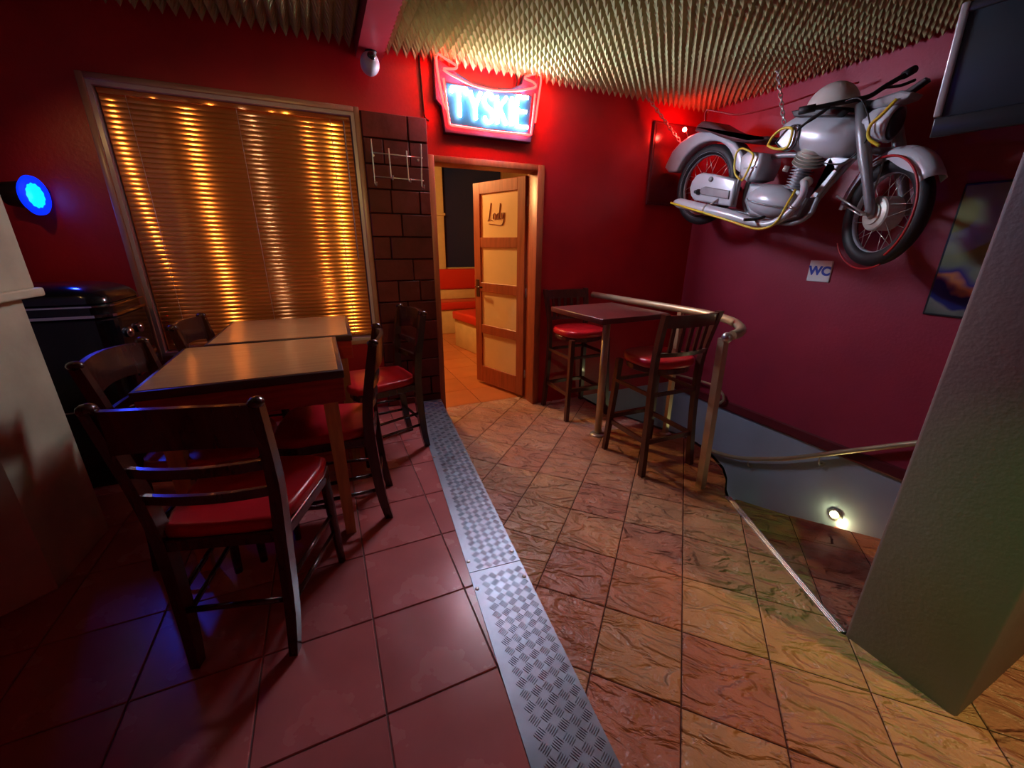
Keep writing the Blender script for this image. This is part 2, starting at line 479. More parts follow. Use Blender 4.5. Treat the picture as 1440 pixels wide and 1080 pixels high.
# metal plates along the edge of the raised floor
def strip(y0, y1, label):
    ang = -math.atan(.093)
    a = Vector((edge_x(y0), y0, 0)); b = Vector((edge_x(y1), y1, 0)); d = (b-a).normalized(); n = Vector((-d.y, d.x, 0))
    L = (b-a).length; W = .212
    root = thing('checker_plate', (a.x, a.y, HP), label, 'metal plate', 'plates edging the raised floor')
    mb = MB()
    P = [a, b, b+n*W, a+n*W]
    mb.prism([(p.x, p.y) for p in P], lambda u, v, d_: Vector((u, v, d_)), HP, HP+.004)
    # turned-down lip on the step side
    q = MB(); e = -n*.004
    mb.prism([(p.x, p.y) for p in (a+e, b+e, b, a)], lambda u, v, d_: Vector((u, v, d_)), HP-.05, HP+.004)
    mb.build('plate', ALU, root)
    t = MB(); z0 = HP+.004
    pit = .0355
    nx = int(W/pit); nl = int(L/pit)
    for i in range(nl):
        for j in range(nx):
            c = a+d*(i+.5)*pit+n*((j+.5)*pit+.003)
            ang = math.atan2(d.y, d.x)+PI/4+(PI/2 if (i+j) % 2 else 0)-.2
            u = Vector((math.cos(ang), math.sin(ang), 0)); v = Vector((-u.y, u.x, 0))
            for k in range(5):
                cc = c+v*(k-2)*.0062
                l, w = .0135, .0017
                vs = [cc-u*l, cc+v*w-u*l*.55, cc+v*w+u*l*.55, cc+u*l, cc-v*w+u*l*.55, cc-v*w-u*l*.55]
                top = [cc-u*l*.6+Vector((0, 0, .0022)), cc+u*l*.6+Vector((0, 0, .0022))]
                V = [Vector((p.x, p.y, z0)) for p in vs]+[Vector((p.x, p.y, z0+.0022)) for p in top]
                t.add(V, [(0, 1, 6), (1, 2, 7, 6), (2, 3, 7), (3, 4, 7), (4, 5, 6, 7), (5, 0, 6)])
    tag(t.build('tread_bars', ALU, root), kind='stuff')
    for f in (.03, .5, .97):
        for g in (.05, .95):
            c = a+d*L*f+n*W*g; MB().lathe([(.008, 0), (.008, .0025), (.004, .004), (0, .004)], (c.x, c.y, z0), seg=10).build('screw', STEEL, root)
strip(YR, 1.215, 'near checker plate with crisp bars edging the raised floor')
strip(1.219, YW-.035, 'far worn checker plate running up to the brick pillar')

# walls: back wall with window and door openings
W0X, W1X, W0Z, W1Z = -.994, .312, .752, 2.229
D0X, D1X, D1Z = .823, 1.655, 1.985
wb = MB(); T = .16
wb.b2((XL-.1, YW, -.1), (W0X, YW+T, ZC)); wb.b2((W0X, YW, -.1), (W1X, YW+T, W0Z)); wb.b2((W0X, YW, W1Z), (W1X, YW+T, ZC))
wb.b2((W1X, YW, -.1), (D0X-.045, YW+T, ZC)); wb.b2((D0X-.045, YW, D1Z+.045), (D1X+.06, YW+T, ZC)); wb.b2((D1X+.06, YW, 0), (XW+.16, YW+T, ZC))
tag(wb.build('wall_back', RED), 'bright red back wall holding blind window and open door', 'wall', kind='structure')
wbl = MB(); wbl.b2((2.1, YW, -2.3), (XW+.16, YW+T, 0)); tag(wbl.build('wall_stairwell_back', PALE), 'pale wall at the back of the stairwell below floor level', 'wall', kind='structure')
wr = MB(); wr.b2((XW, YR, 0), (XW+.16, YW, ZC)); tag(wr.build('wall_right', RED_TINT), 'red right wall, light tint in its colour, behind hanging motorcycle', 'wall', kind='structure')
wrl = MB(); wrl.b2((XW, YR, -2.3), (XW+.16, YW, 0)); tag(wrl.build('wall_stairwell_right', PALE), 'pale blue-white lower wall of the stairwell under red wall', 'wall', kind='structure')
tr = MB(); tr.prism([(-.055, 0), (.03, 0), (.022, .018), (-.04, .022), (-.055, .018)], lambda u, v, d: Vector((XW-v, d, u)), YR, YW)
tag(tr.build('trim_1', TRIMM), 'dark maroon trim strip between red wall and pale stairwell wall', 'trim', kind='structure')
wl = MB(); wl.b2((XL-.1, YR, -.1), (XL, YW, ZC)); tag(wl.build('wall_left', RED), 'red left wall outside the picture', 'wall', kind='structure')
wq = MB(); wq.b2((XL-.1, YR-.1, -2.3), (XW+.16, YR, ZC)); tag(wq.build('wall_rear', RED), 'red rear wall behind the camera', 'wall', kind='structure')
# curved inner wall of the stairwell, under the floor edge
wi = MB(); rb = STAIR
vs = [(x, y, 0.0) for x, y in rb]+[(x, y, -2.3) for x, y in rb]+[(x-.03, y-.01, 0.0) for x, y in rb]+[(x-.03, y-.01, -2.3) for x, y in rb]
n = len(rb); fs = []
for i in range(n-1):
    fs += [(i, i+1, n+i+1, n+i), (2*n+i, 3*n+i, 3*n+i+1, 2*n+i+1), (i, 2*n+i, 2*n+i+1, i+1)]
wi.add(vs, fs)
tag(wi.build('wall_stairwell_inner', PALE), 'curved pale inner wall dropping from the floor edge', 'wall', kind='structure')

# stairs: winders going down round the newel post, then a straight flight
T1 = [(2.10, 1.44), (2.045, 1.33), (1.678, .53), (1.70, .16), (XW, .16), (XW, .30), (3.05, .49), (2.747, .889), (2.461, 1.267), (2.326, 1.491), (2.22, 1.50)]
s1 = MB(); s1.prism(T1, lambda u, v, d: Vector((u, v, d)), -.34, -.169)
step1 = tag(s1.build('stair_step', GROUT), 'tiled top stair step beyond the bright metal nosing', 'step', 'steps of the winding stair', 'structure')
tiles(step1, T1, (2.092, .865), -TA, .31, -.165, SLATE, gap=.005, rng=10)
nw = (2.33, 1.50)
rim = [(XW, .72), (XW, 1.35), (XW, 1.95)]
polys = [([(2.326, 1.491), (2.461, 1.267), (2.747, .889), (3.05, .49), (XW, .30), (XW, .72), nw], -.46),
         ([nw, (XW, .72), (XW, 1.35), (2.36, 1.56)], -.62), ([(2.36, 1.56), (XW, 1.35), (XW, 1.95), (2.42, 1.80)], -.92)]
yy = 1.95
z = -1.11
for k in range(4):
    polys.append(([(2.46, max(1.80, yy-.06)), (XW, yy), (XW, yy+.28), (2.46, yy+.26)] if k == 0 else [(2.42, yy-.02), (XW, yy), (XW, yy+.28), (2.36, yy+.26)], z)); yy += .28; z -= .19
for k, (P, zz) in enumerate(polys):
    m_ = MB(); m_.prism(P, lambda u, v, d: Vector((u, v, d)), zz-.18, zz)
    tag(m_.build('stair_step', TILEL), 'lower stair step hidden below the landing edge', 'step', 'steps of the winding stair', 'structure')
lowf = MB(); lowf.b2((1.6, YR, -2.3), (XW, YW, -2.2)); tag(lowf.build('floor_cellar', TILEL), 'cellar floor at the bottom of the stairwell', 'floor', kind='structure')
# nosing strip
a = Vector((2.062, 1.372, 0)); b = Vector((1.684, .548, 0)); d = (b-a).normalized(); n_ = Vector((-d.y, d.x, 0))
ns = thing('stair_nosing', (b.x, b.y, 0), 'bright ribbed metal nosing strip on the top stair edge', 'nosing')
mb = MB(); mb.prism([(-.018, .0), (-.018, .004), (.014, .006), (.018, .002), (.018, -.03), (.014, -.03), (.014, 0)], lambda u, v, t: Vector((a.x+(b.x-a.x)*t+n_.x*u, a.y+(b.y-a.y)*t+n_.y*u, v)), 0, 1); mb.build('strip', ALUB, ns)
mb = MB()
for k in (-.010, -.002, .006):
    mb.prism([(k-.0016, .004), (k+.0016, .004), (k+.0016, .0075), (k-.0016, .0075)], lambda u, v, t: Vector((a.x+(b.x-a.x)*t+n_.x*u, a.y+(b.y-a.y)*t+n_.y*u, v)), 0, 1)
mb.build('grip_ribs', STEEL, ns)

# pillar at the right edge
pp = MB(); pp.rbox((1.99, .379, 1.30), (.62, .322, 2.69), .012, 2)
tag(pp.build('pillar', GREYP), 'pale plaster pillar beside the stair nosing, right edge', 'pillar', kind='structure')

# ceiling with foam panels and the red beam
cl = MB(); cl.b2((XL-.1, YR-.1, ZC), (XW+.16, YW+T, ZC+.1))
ceil = tag(cl.build('ceiling', CEIL), 'dark ceiling lined with pale yellow pyramid foam panels', 'ceiling', kind='structure')
PW = .5714; NP = 10
def foam_mesh():
    mb = MB(); p = PW/NP
    for i in range(NP):
        for j in range(NP):
            x, y = -PW/2+i*p, -PW/2+j*p; e = .002
            mb.add([(x+e, y+e, 0), (x+p-e, y+e, 0), (x+p-e, y+p-e, 0), (x+e, y+p-e, 0), (x+p/2, y+p/2, -.068)], [(0, 1, 4), (1, 2, 4), (2, 3, 4), (3, 0, 4)])
    mb.add([(-PW/2, -PW/2, 0), (PW/2, -PW/2, 0), (PW/2, PW/2, 0), (-PW/2, PW/2, 0)], [(0, 1, 2, 3)])
    mb.add([(-PW/2, -PW/2, .012), (PW/2, -PW/2, .012), (PW/2, PW/2, .012), (-PW/2, PW/2, .012)], [(0, 1, 2, 3)])
    for a_, b_ in (((-1, -1), (1, -1)), ((1, -1), (1, 1)), ((1, 1), (-1, 1)), ((-1, 1), (-1, -1))):
        q = [(a_[0]*PW/2, a_[1]*PW/2, 0), (b_[0]*PW/2, b_[1]*PW/2, 0), (b_[0]*PW/2, b_[1]*PW/2, .012), (a_[0]*PW/2, a_[1]*PW/2, .012)]
        mb.add(q, [(0, 1, 2, 3)])
    me = bpy.data.meshes.new('foam_panel'); me.from_pydata(mb.v, [], mb.f); me.materials.append(FOAM); me.update()
    return me
FM = foam_mesh()
for j in range(8):
    y = YW-PW*(j+.5)-.004
    for x in [XW-.006-PW*(i+.5) for i in range(5)]+[.352-PW*(i+.5) for i in range(4)]:
        inst('foam_panel', FM, (x, y, ZC-.014+random.uniform(-.003, 0)), ceil, (random.uniform(-.003, .003), random.uniform(-.003, .003), random.uniform(-.004, .004)))
bm_ = MB(); bm_.b2((.36, YR, 2.53), (.512, YW, ZC))
beam = tag(bm_.build('ceiling_beam', BEAM), 'dark red ceiling beam with ribbed side above the camera dome', 'beam', kind='structure')
rbm = MB(); rbm.b2((.512, -.5, 2.0), (.512, -.5, 2.0))
ribm = MB(); ribm.box((0, 0, 0), (.012, .022, .085)); ribo = None
RM = bpy.data.meshes.new('beam_rib'); RM.from_pydata(ribm.v, [], ribm.f); RM.materials.append(BEAM); RM.update()
for k in range(34):
    inst('beam_rib', RM, (.516, YW-.05-k*.05, 2.585), beam)

# brick pillar between window and door
bpz0 = HP
bp = MB(); bp.b2((.349, YW-.012, HP), (.779, YW, 2.245))
bpil = tag(bp.build('brick_pillar', MORT), 'narrow strip of dark brown bricks between window and door', 'brickwork', kind='structure')
zt = 2.245; k = 0
J = [(.645,), (.475, .648), (.51,), (.50, .70), (.56,), (.47,), (.62,), (.50, .66), (.56,), (.45,), (.61,), (.52,), (.47, .70), (.58,)]
while zt > HP+.03:
    z0 = max(HP+.003, zt-.153)
    xs = [.349]+list(J[k % len(J)])+[.779]
    for x0, x1 in zip(xs[:-1], xs[1:]):
        pr_ = random.uniform(0, .006)
        mb = MB(); mb.rbox(((x0+x1)/2, YW-.020-pr_/2, (zt+z0)/2), (x1-x0-.007, .028+pr_, zt-z0-.007), .004, 1)
        mb.build('brick', BRICK, bpil)
    zt -= .153; k += 1

# window: lining, frame, night pane
win = thing('window_1', (0, YW, W0Z), 'wide window with pale lining behind the copper blind', 'window', kind='structure')
mb = MB(); e = .03
mb.b2((W0X, YW-.012, W0Z), (W0X+.02, YW+.12, W1Z)); mb.build('lining', WREV, win)
mb = MB(); mb.b2((W1X-.02, YW-.012, W0Z), (W1X, YW+.12, W1Z)); mb.build('lining', WREV, win)
mb = MB(); mb.b2((W0X+.02, YW-.012, W1Z-.02), (W1X-.02, YW+.12, W1Z)); mb.build('lining', WREV, win)
mb = MB(); mb.b2((W0X+.02, YW-.03, W0Z), (W1X-.02, YW+.12, W0Z+.02)); mb.build('window_sill', WREV, win)
fw_ = .032
for a_, b_ in (((W0X-fw_, YW-.022, W0Z-fw_), (W0X, YW, W1Z+fw_)), ((W1X, YW-.022, W0Z-fw_), (W1X+fw_, YW, W1Z+fw_)), ((W0X, YW-.022, W1Z), (W1X, YW, W1Z+fw_)), ((W0X, YW-.022, W0Z-fw_), (W1X, YW, W0Z))):
    mb = MB(); mb.rbox([(a_[i]+b_[i])/2 for i in range(3)], [b_[i]-a_[i] for i in range(3)], .005, 2); mb.build('window_frame', WFRAME, win)
mb = MB(); mb.b2((W0X, YW+.115, W0Z), (W1X, YW+.12, W1Z)); mb.build('pane', NAVY, win)

# venetian blind
bl = thing('venetian_blind', ((W0X+W1X)/2, YW+.03, W0Z+.02), 'shiny copper venetian blind closed across the window', 'blind')
x0, x1 = W0X+.026, W1X-.026
mb = MB(); mb.rbox(((x0+x1)/2, YW+.035, W1Z-.036), (x1-x0, .035, .028), .003, 2); mb.build('head_rail', SLAT, bl)
mb = MB(); mb.rbox(((x0+x1)/2, YW+.035, W0Z+.034), (x1-x0, .022, .014), .003, 2); mb.build('bottom_rail', SLAT, bl)
sm_ = MB(); npt = 7; R_ = .045; half = .0155
vs = []
for side in (0, 1):
    for i in range(npt):
        u = -half+2*half*i/(npt-1)
        dz = R_-math.sqrt(R_*R_-u*u)
        for X in (x0, x1): vs.append((X-(x0+x1)/2, dz+(0 if side == 0 else .0006), u))
fs = []
for side in (0, 1):
    o = side*npt*2
    for i in range(npt-1): fs.append((o+2*i, o+2*i+1, o+2*i+3, o+2*i+2))
sm_.add(vs, fs, True)
SM = bpy.data.meshes.new('slat'); SM.from_pydata(sm_.v, [], sm_.f); SM.polygons.foreach_set('use_smooth', [True]*len(SM.polygons)); SM.materials.append(SLAT); SM.update()
zz = W1Z-.062; pitch_s = .0262
while zz > W0Z+.05:
    inst('slat', SM, ((x0+x1)/2, YW+.03, zz), bl, (math.radians(-8)+random.gauss(0, .014), 0, random.gauss(0, .0005)))
    zz -= pitch_s
for X in (x0+.12, (x0+x1)/2, x1-.12):
    mb = MB(); mb.tube([(X, YW+.012, W1Z-.05), (X, YW+.012, W0Z+.04)], .0012, 5); mb.build('ladder_cord', WREV, bl)
mb = MB(); mb.tube([(x1-.04, YW+.008, W1Z-.05), (x1-.04, YW+.006, W1Z-.9)], .004, 6); mb.build('tilt_wand', WREV, bl)

# door frame and the open door
df = thing('door_1', (D0X, YW, 0), 'orange-red wooden door frame under the neon sign', 'door frame', kind='structure')
for a_, b_ in (((D0X-.045, YW-.012, 0), (D0X, YW+T+.01, D1Z+.045)), ((D1X, YW-.012, 0), (D1X+.06, YW+T+.01, D1Z+.045)), ((D0X, YW-.012, D1Z), (D1X, YW+T+.01, D1Z+.045))):
    mb = MB(); mb.rbox([(a_[i]+b_[i])/2 for i in range(3)], [b_[i]-a_[i] for i in range(3)], .004, 2); mb.build('frame_member', FRAMEO, df)
hx, hy = D1X-.004, YW+T+.012
fx, fy = 1.415, 4.02
ddir = Vector((fx-hx, fy-hy, 0)); DL = ddir.length; ddir.normalize(); dn = Vector((-ddir.y, ddir.x, 0))
door = thing('open_door', (hx, hy, .02), 'open wooden door with four cream glass panes and brown script', 'door')
def dmap(u, zv, t): p = Vector((hx, hy, 0))+ddir*u+dn*t; return Vector((p.x, p.y, zv))
def dbox(u0, u1, z0, z1, t0, t1, name, m_, parent=door, bev=.003):
    mb = MB(); mb.prism([(u0, z0), (u1, z0), (u1, z1), (u0, z1)], lambda u, v, d: dmap(u, v, d), t0, t1, bevel=bev, seg=1); return mb.build(name, m_, parent)
DZ0, DZ1 = .03, 1.975
dbox(0, .095, DZ0, DZ1, -.02, .02, 'stile', FRAMEO); dbox(DL-.095, DL, DZ0, DZ1, -.02, .02, 'stile', FRAMEO)
rails = [(DZ0, .21), (.565, .655), (.985, 1.075), (1.405, 1.495), (DZ1-.10, DZ1)]
for z0, z1 in rails: dbox(.095, DL-.095, z0, z1, -.019, .019, 'rail', FRAMEO)
panes = []
for i in range(4): panes.append(dbox(.09, DL-.09, rails[i][1]-.004, rails[i+1][0]+.004, -.005, .005, 'glass_pane', PANE, bev=0))
# brown script on the top pane
def script(pts, r=.0035):
    P = smoothpath([dmap(DL-.20-u*.9, 1.64+v*.9, .009) for u, v in pts], 5)
    P2 = smoothpath([dmap(DL-.20-u*.9, 1.64+v*.9, -.009) for u, v in pts], 5)
    mb = MB(); mb.tube(P2, r, 6); mb.tube(P, r, 6); return mb
for pts in ([(.05, .17), (.035, .10), (.02, .03), (.0, .0), (.03, .012), (.07, .0)],
            [(.11, .07), (.085, .06), (.085, .02), (.11, .015), (.12, .05), (.108, .07)],
            [(.17, .07), (.145, .06), (.14, .02), (.16, .015), (.178, .06), (.19, .16), (.178, .05), (.185, .012), (.20, .02)],
            [(.215, .07), (.212, .03), (.228, .018), (.245, .07), (.238, -.01), (.20, -.045), (.10, -.035), (.02, -.028)]):
    script(pts).build('lettering', SCRIPT, panes[3])
mb = MB()
for t in (-.05, .05):
    mb.tube([dmap(DL-.05, 1.03, t*.3), dmap(DL-.05, 1.03, t), dmap(DL-.15, 1.03, t*1.05)], .009, 8)
mb.prism([(DL-.075, .93), (DL-.025, .93), (DL-.025, 1.10), (DL-.075, 1.10)], dmap, -.024, .024, bevel=.002, seg=1)
mb.build('door_handle', DWOOD, door)
for zz in (.25, 1.02, 1.78):
    mb = MB(); mb.tube([(hx+.006, hy-.006, zz-.04), (hx+.006, hy-.006, zz+.04)], .008, 8); mb.build('hinge', STEEL, door)

# back room beyond the door
ow = MB(); ow.b2((-.4, 7.3, 0), (3.2, 7.42, 3.0)); tag(ow.build('wall_back_room_rear', WALLO), 'far wall of the room beyond the door', 'wall', kind='structure')
ow = MB(); ow.b2((3.1, YW+T, 0), (3.2, 7.3, 3.0)); tag(ow.build('wall_back_room_right', WALLO), 'right wall of the room beyond the door', 'wall', kind='structure')
ow = MB(); ow.b2((-.4, YW+T, 0), (-.3, 7.3, 3.0)); tag(ow.build('wall_back_room_left', WALLO), 'left wall of the room beyond the door', 'wall', kind='structure')
ow = MB(); ow.b2((-.4, YW+T, 3.0), (3.2, 7.42, 3.1)); tag(ow.build('ceiling_back_room', CEIL), 'dark ceiling of the room beyond the door', 'ceiling', kind='structure')
bw = thing('window_2', (2.4, 7.3, 1.0), 'dark night window above the far red bench', 'window', kind='structure')
mb = MB(); mb.b2((1.98, 7.285, 1.04), (3.05, 7.298, 2.72)); mb.build('pane', NAVY, bw)
mb = MB(); mb.b2((1.94, 7.26, .99), (3.09, 7.3, 1.04)); mb.build('window_sill', OCREAM, bw)
cp = thing('cream_pilaster', (1.82, 7.2, 0), 'cream pilaster seen through the door left of night window', 'pilaster', kind='structure')
mb = MB(); mb.rbox((1.83, 7.22, 1.36), (.28, .14, 2.72), .01, 2); mb.build('shaft', OCREAM, cp)
mb = MB(); mb.rbox((1.83, 7.21, 1.9), (.32, .18, .04), .01, 2); mb.build('band', OCREAM, cp)

def bench(name, c, w, dep, ang, label):
    root = thing(name, (0, 0, 0), label, 'bench', 'red benches in the back room')
    mb = MB(); mb.rbox((0, 0, .20), (w, dep, .40), .01, 2); mb.build('base', OCREAM, root)
    mb = MB(); mb.rbox((0, -.02, .46), (w, dep+.04, .12), .03, 3); mb.build('seat_cushion', ORED, root)
    mb = MB(); mb.rbox((0, dep/2-.04, .62), (w, .08, .20), .01, 2); mb.build('back_board', OCREAM, root)
    mb = MB(); mb.rbox((0, dep/2-.06, .86), (w, .12, .34), .03, 3); mb.build('back_cushion', ORED, root)
    root.location = c; root.rotation_euler = (0, 0, ang)
bench('upholstered_bench', (2.05, 6.85, 0), 1.9, .5, 0, 'far red bench under the night window in the back room')
bench('upholstered_bench', (1.98, 5.35, 0), .9, .46, math.radians(-80), 'nearer red bench half hidden behind the open door')
# warm lamp of the back room
WARM2 = emit('lamp_warm_back', (1, .52, .18), 330)
lp = thing('pendant_lamp', (.62, 4.75, 2.35), 'warm glass ball lamp hanging in the back room', 'lamp')
mb = MB(); mb.ell((.62, 4.75, 2.3), (.09, .09, .09), 16, 10); mb.build('globe', WARM2, lp)
mb = MB(); mb.tube([(.62, 4.75, 2.38), (.62, 4.75, 3.0)], .006, 6); mb.build('cord', BLACKM, lp)

# ================================================================== NEON SIGN
LET = emit('neon_white', (.54, .80, 1.0), P_LETTER)
NEO = emit('neon_red', (1.0, .0045, .0035), P_NEON)
sg = thing('neon_sign', (1.23, YW, 2.16), 'glowing neon beer sign with red crown outline above the door', 'neon sign')
ys = 3.13
bk = [(.838, 2.60), (.838, 2.353), (.878, 2.32), (.895, 2.164), (1.561, 2.162), (1.60, 2.30), (1.625, 2.60), (1.50, 2.585), (1.48, 2.53), (1.40, 2.49), (1.25, 2.475), (1.10, 2.485), (.99, 2.53)]
mb = MB(); mb.prism(bk, lambda u, v, d: Vector((u, d, v)), ys+.0, ys+.05, bevel=.006, seg=2); mb.build('backing', SIGNBK, sg)
mb = MB(); mb.prism([(.905, 2.455), (.935, 2.215), (1.53, 2.215), (1.56, 2.46)], lambda u, v, d: Vector((u, d, v)), ys-.012, ys, bevel=.003, seg=1); mb.build('blue_panel', SIGNIN, sg)
yt = 3.10
outl = [(.905, 2.293), (.878, 2.36), (.850, 2.582), (.92, 2.575), (.985, 2.55), (.965, 2.532), (.895, 2.522), (.92, 2.505), (.985, 2.485), (1.10, 2.457), (1.25, 2.450), (1.40, 2.465), (1.53, 2.495), (1.578, 2.517), (1.55, 2.54), (1.487, 2.553), (1.53, 2.578), (1.614, 2.584), (1.60, 2.44), (1.578, 2.29)]
mb = MB(); mb.tube(smoothpath([(x, yt, zv) for x, zv in outl], 4), .0075, 8); mb.build('red_tube', NEO, sg)
inn = [(.893, 2.47), (.905, 2.34), (.922, 2.210), (.935, 2.205), (1.23, 2.200), (1.53, 2.205), (1.545, 2.21), (1.56, 2.34), (1.572, 2.47)]
mb = MB(); mb.tube([(x, yt, zv) for x, zv in inn], .0075, 8); mb.build('red_tube', NEO, sg)
def letter(strokes, x0, w, zb, h):
    mb = MB()
    for st in strokes: mb.tube(smoothpath([(x0+u*w, yt-.002, zb+v*h) for u, v in st], 3) if len(st) > 2 else [(x0+u*w, yt-.002, zb+v*h) for u, v in st], .0115, 8)
    mb.build('letter', LET, sg)
letter([[(0, 1), (1, 1)], [(.5, 1), (.5, 0)], [(0, 1), (0, .82)], [(1, 1), (1, .82)]], .945, .105, 2.262, .165)
letter([[(0, 1), (.5, .45)], [(1, 1), (.5, .45)], [(.5, .45), (.5, 0)]], 1.075, .075, 2.258, .165)
letter([[(1, .82), (.8, 1), (.3, 1), (0, .78), (.3, .55), (.75, .45), (1, .2), (.7, 0), (.25, 0), (0, .18)]], 1.177, .068, 2.255, .165)
letter([[(0, 1), (0, 0)], [(1, 1), (0, .48)], [(.25, .6), (1, 0)]], 1.275, .072, 2.25, .17)
letter([[(.5, 1), (.5, 0)]], 1.372, .03, 2.25, .175)
letter([[(0, 1), (0, 0)], [(0, 1), (1, 1)], [(0, .52), (.85, .52)], [(0, 0), (1, 0)]], 1.43, .085, 2.252, .185)
for X in (.95, 1.5):
    mb = MB(); mb.b2((X-.015, ys+.05, 2.3), (X+.015, YW, 2.34)); mb.build('wall_bracket', BLACKM, sg)
mb = MB(); mb.tube(smoothpath([(1.44, 3.16, 2.5), (1.46, 3.17, 2.56), (1.44, 3.18, 2.62)], 5), .005, 6); mb.build('power_cord', BLACKM, sg)

# ================================================================== TABLES
def dining_table(x0, y0, w, dpt, zt, rot, label, grp):
    root = thing('dining_table', (0, 0, 0), label, 'table', grp)
    hw, hd = w/2, dpt/2
    mb = MB(); mb.rbox((0, 0, zt-.016), (w, dpt, .032), .004, 2); top = mb.build('tabletop', TEDGE, root)
    mb = MB(); mb.b2((-hw+.014, -hd+.016, zt-.002), (hw-.02, hd-.016, zt+.0015)); mb.build('top_veneer', TTOP, top)
    for s_, nm in ((-1, 0), (1, 0)):
        mb = MB(); mb.rbox((0, s_*(hd-.022), zt-.082), (w-.01, .022, .10), .003, 1); mb.build('apron', APRON, root)
        mb = MB(); mb.rbox((s_*(hw-.018), 0, zt-.082), (.022, dpt-.07, .10), .003, 1); mb.build('apron', APRON, root)
    for sx in (-1, 1):
        for sy in (-1, 1):
            px, py = sx*(hw-.062), sy*(hd-.062)
            mb = MB(); mb.sqtube([(px+sx*.006, py+sy*.006, 0), (px, py, zt-.15), (px, py, zt-.03)], [.042, .055, .055], [.042, .055, .055]); mb.build('leg', LWOOD, root)
    root.location = (x0, y0, HP); root.rotation_euler = (0, 0, rot)
dining_table(-.305, 1.975, .655, .665, .775, .01, 'front square dining table with worn brown top and red apron', 'square dining tables')
dining_table(-.225, 2.667, .665, .675, .775, -.02, 'rear square dining table pushed under the copper blind', 'square dining tables')

# ================================================================== DINING CHAIRS
def dining_chair():
    root = thing('dining_chair', (0, 0, 0), 'x', 'chair', 'ladder-back dining chairs')
    sh = .455
    for s_ in (-1, 1):
        P = smoothpath([(s_*.142, -.025, 0), (s_*.150, .0, .16), (s_*.160, .018, .44), (s_*.174, .008, .62), (s_*.186, -.035, .86)], 4)
        n = len(P)
        mb = MB(); mb.sqtube(P, [.026+.008*math.sin(PI*i/(n-1)) for i in range(n)], [.034+.010*math.sin(PI*i/(n-1)) for i in range(n)])
        leg = mb.build('rear_leg', DWOOD, root)
        mb = MB(); mb.ell((s_*.187, -.036, .862), (.02, .024, .016), 12, 6); mb.build('finial', DWOOD, leg)
        P = [(s_*.196, .365, 0), (s_*.186, .362, .25), (s_*.180, .36, .43)]
        mb = MB(); mb.tube(smoothpath(P, 3), [.014, .0155, .017, .018, .019, .019, .019], 10); mb.build('front_leg', DWOOD, root)
        for zz in (.155, .235):
            mb = MB(); mb.tube([(s_*.15, .004, zz+.01), (s_*.187, .362, zz)], .0085, 8); mb.build('stretcher', DWOOD, root)
    mb = MB(); mb.tube([(-.188, .362, .27), (.188, .362, .27)], .009, 8); mb.build('stretcher', DWOOD, root)
    mb = MB(); mb.tube([(-.15, .002, .19), (.15, .002, .19)], .009, 8); mb.build('stretcher', DWOOD, root)
    # seat frame and padded seat
    fr = [(-.172, .0), (.172, .0), (.205, .30), (.196, .375), (.15, .395), (-.15, .395), (-.196, .375), (-.205, .30)]
    mb = MB(); mb.prism(fr, lambda u, v, d: Vector((u, v, d)), sh-.05, sh-.012, bevel=.005, seg=2); mb.build('seat_frame', DWOOD, root)
    sp = [(-.150, .015), (-.06, .008), (.06, .008), (.150, .015), (.178, .10), (.203, .30), (.19, .378), (.14, .405), (0, .412), (-.14, .405), (-.19, .378), (-.203, .30), (-.178, .10)]
    mb = MB(); mb.prism(sp, lambda u, v, d: Vector((u, v, d)), sh-.022, sh+.028, bevel=.018, seg=3, smooth=True); mb.build('seat', RVINYL, root)
    # curved back rails
    def rail(zc, hgt, hw, y0, bow, th, archlow=0.0, name='back_rail'):
        vs = []; fs = []; n = 14
        for i in range(n+1):
            u = -1+2*i/n; x = u*hw; y = y0-bow*(1-u*u)
            zt_ = zc+hgt/2+.012*(1-u*u)*(1 if archlow else 0); zb = zc-hgt/2+archlow*(1-u*u)-(.0 if not archlow else 0)
            tilt = .10*(zt_-zb)
            vs += [(x, y-th/2, zb), (x, y+th/2, zb), (x, y+th/2-tilt, zt_), (x, y-th/2-tilt, zt_)]
        for i in range(n):
            o = i*4
            for k in range(4): fs.append((o+k, o+(k+1) % 4, o+4+(k+1) % 4, o+4+k))
        fs += [(3, 2, 1, 0), tuple(n*4+k for k in range(4))]
        mb = MB(); mb.add(vs, fs, False); mb.build(name, DWOOD, root)
    rail(.795, .125, .182, -.020, .035, .017, .022, 'top_rail')
    rail(.672, .030, .172, -.002, .028, .014)
    rail(.582, .030, .166, .008, .022, .014)
    return root
ch0 = dining_chair()
def put(root, x, y, fx_, fy_, z, label):
    root.location = (x, y, z); root.rotation_euler = (0, 0, math.atan2(-fx_, fy_)); root['label'] = label
chairs = [(-.365, 1.215, .268, .963, 'dark ladder-back chair nearest the camera at the front table'),
          (.140, 1.875, -.988, .149, 'ladder-back chair seen edge-on, pushed under the front table'),
          (.425, 2.515, -.98, -.19, 'ladder-back chair standing by the checker plate and brick pillar'),
          (-.70, 1.90, .98, -.16, 'ladder-back chair between black machine and front table'),
          (-.618, 2.535, .996, -.09, 'ladder-back chair at the rear table, left under the blind')]
for i, (x, y, a_, b_, lab) in enumerate(chairs):
    put(ch0 if i == 0 else copy_tree(ch0), x, y, a_, b_, HP, lab)

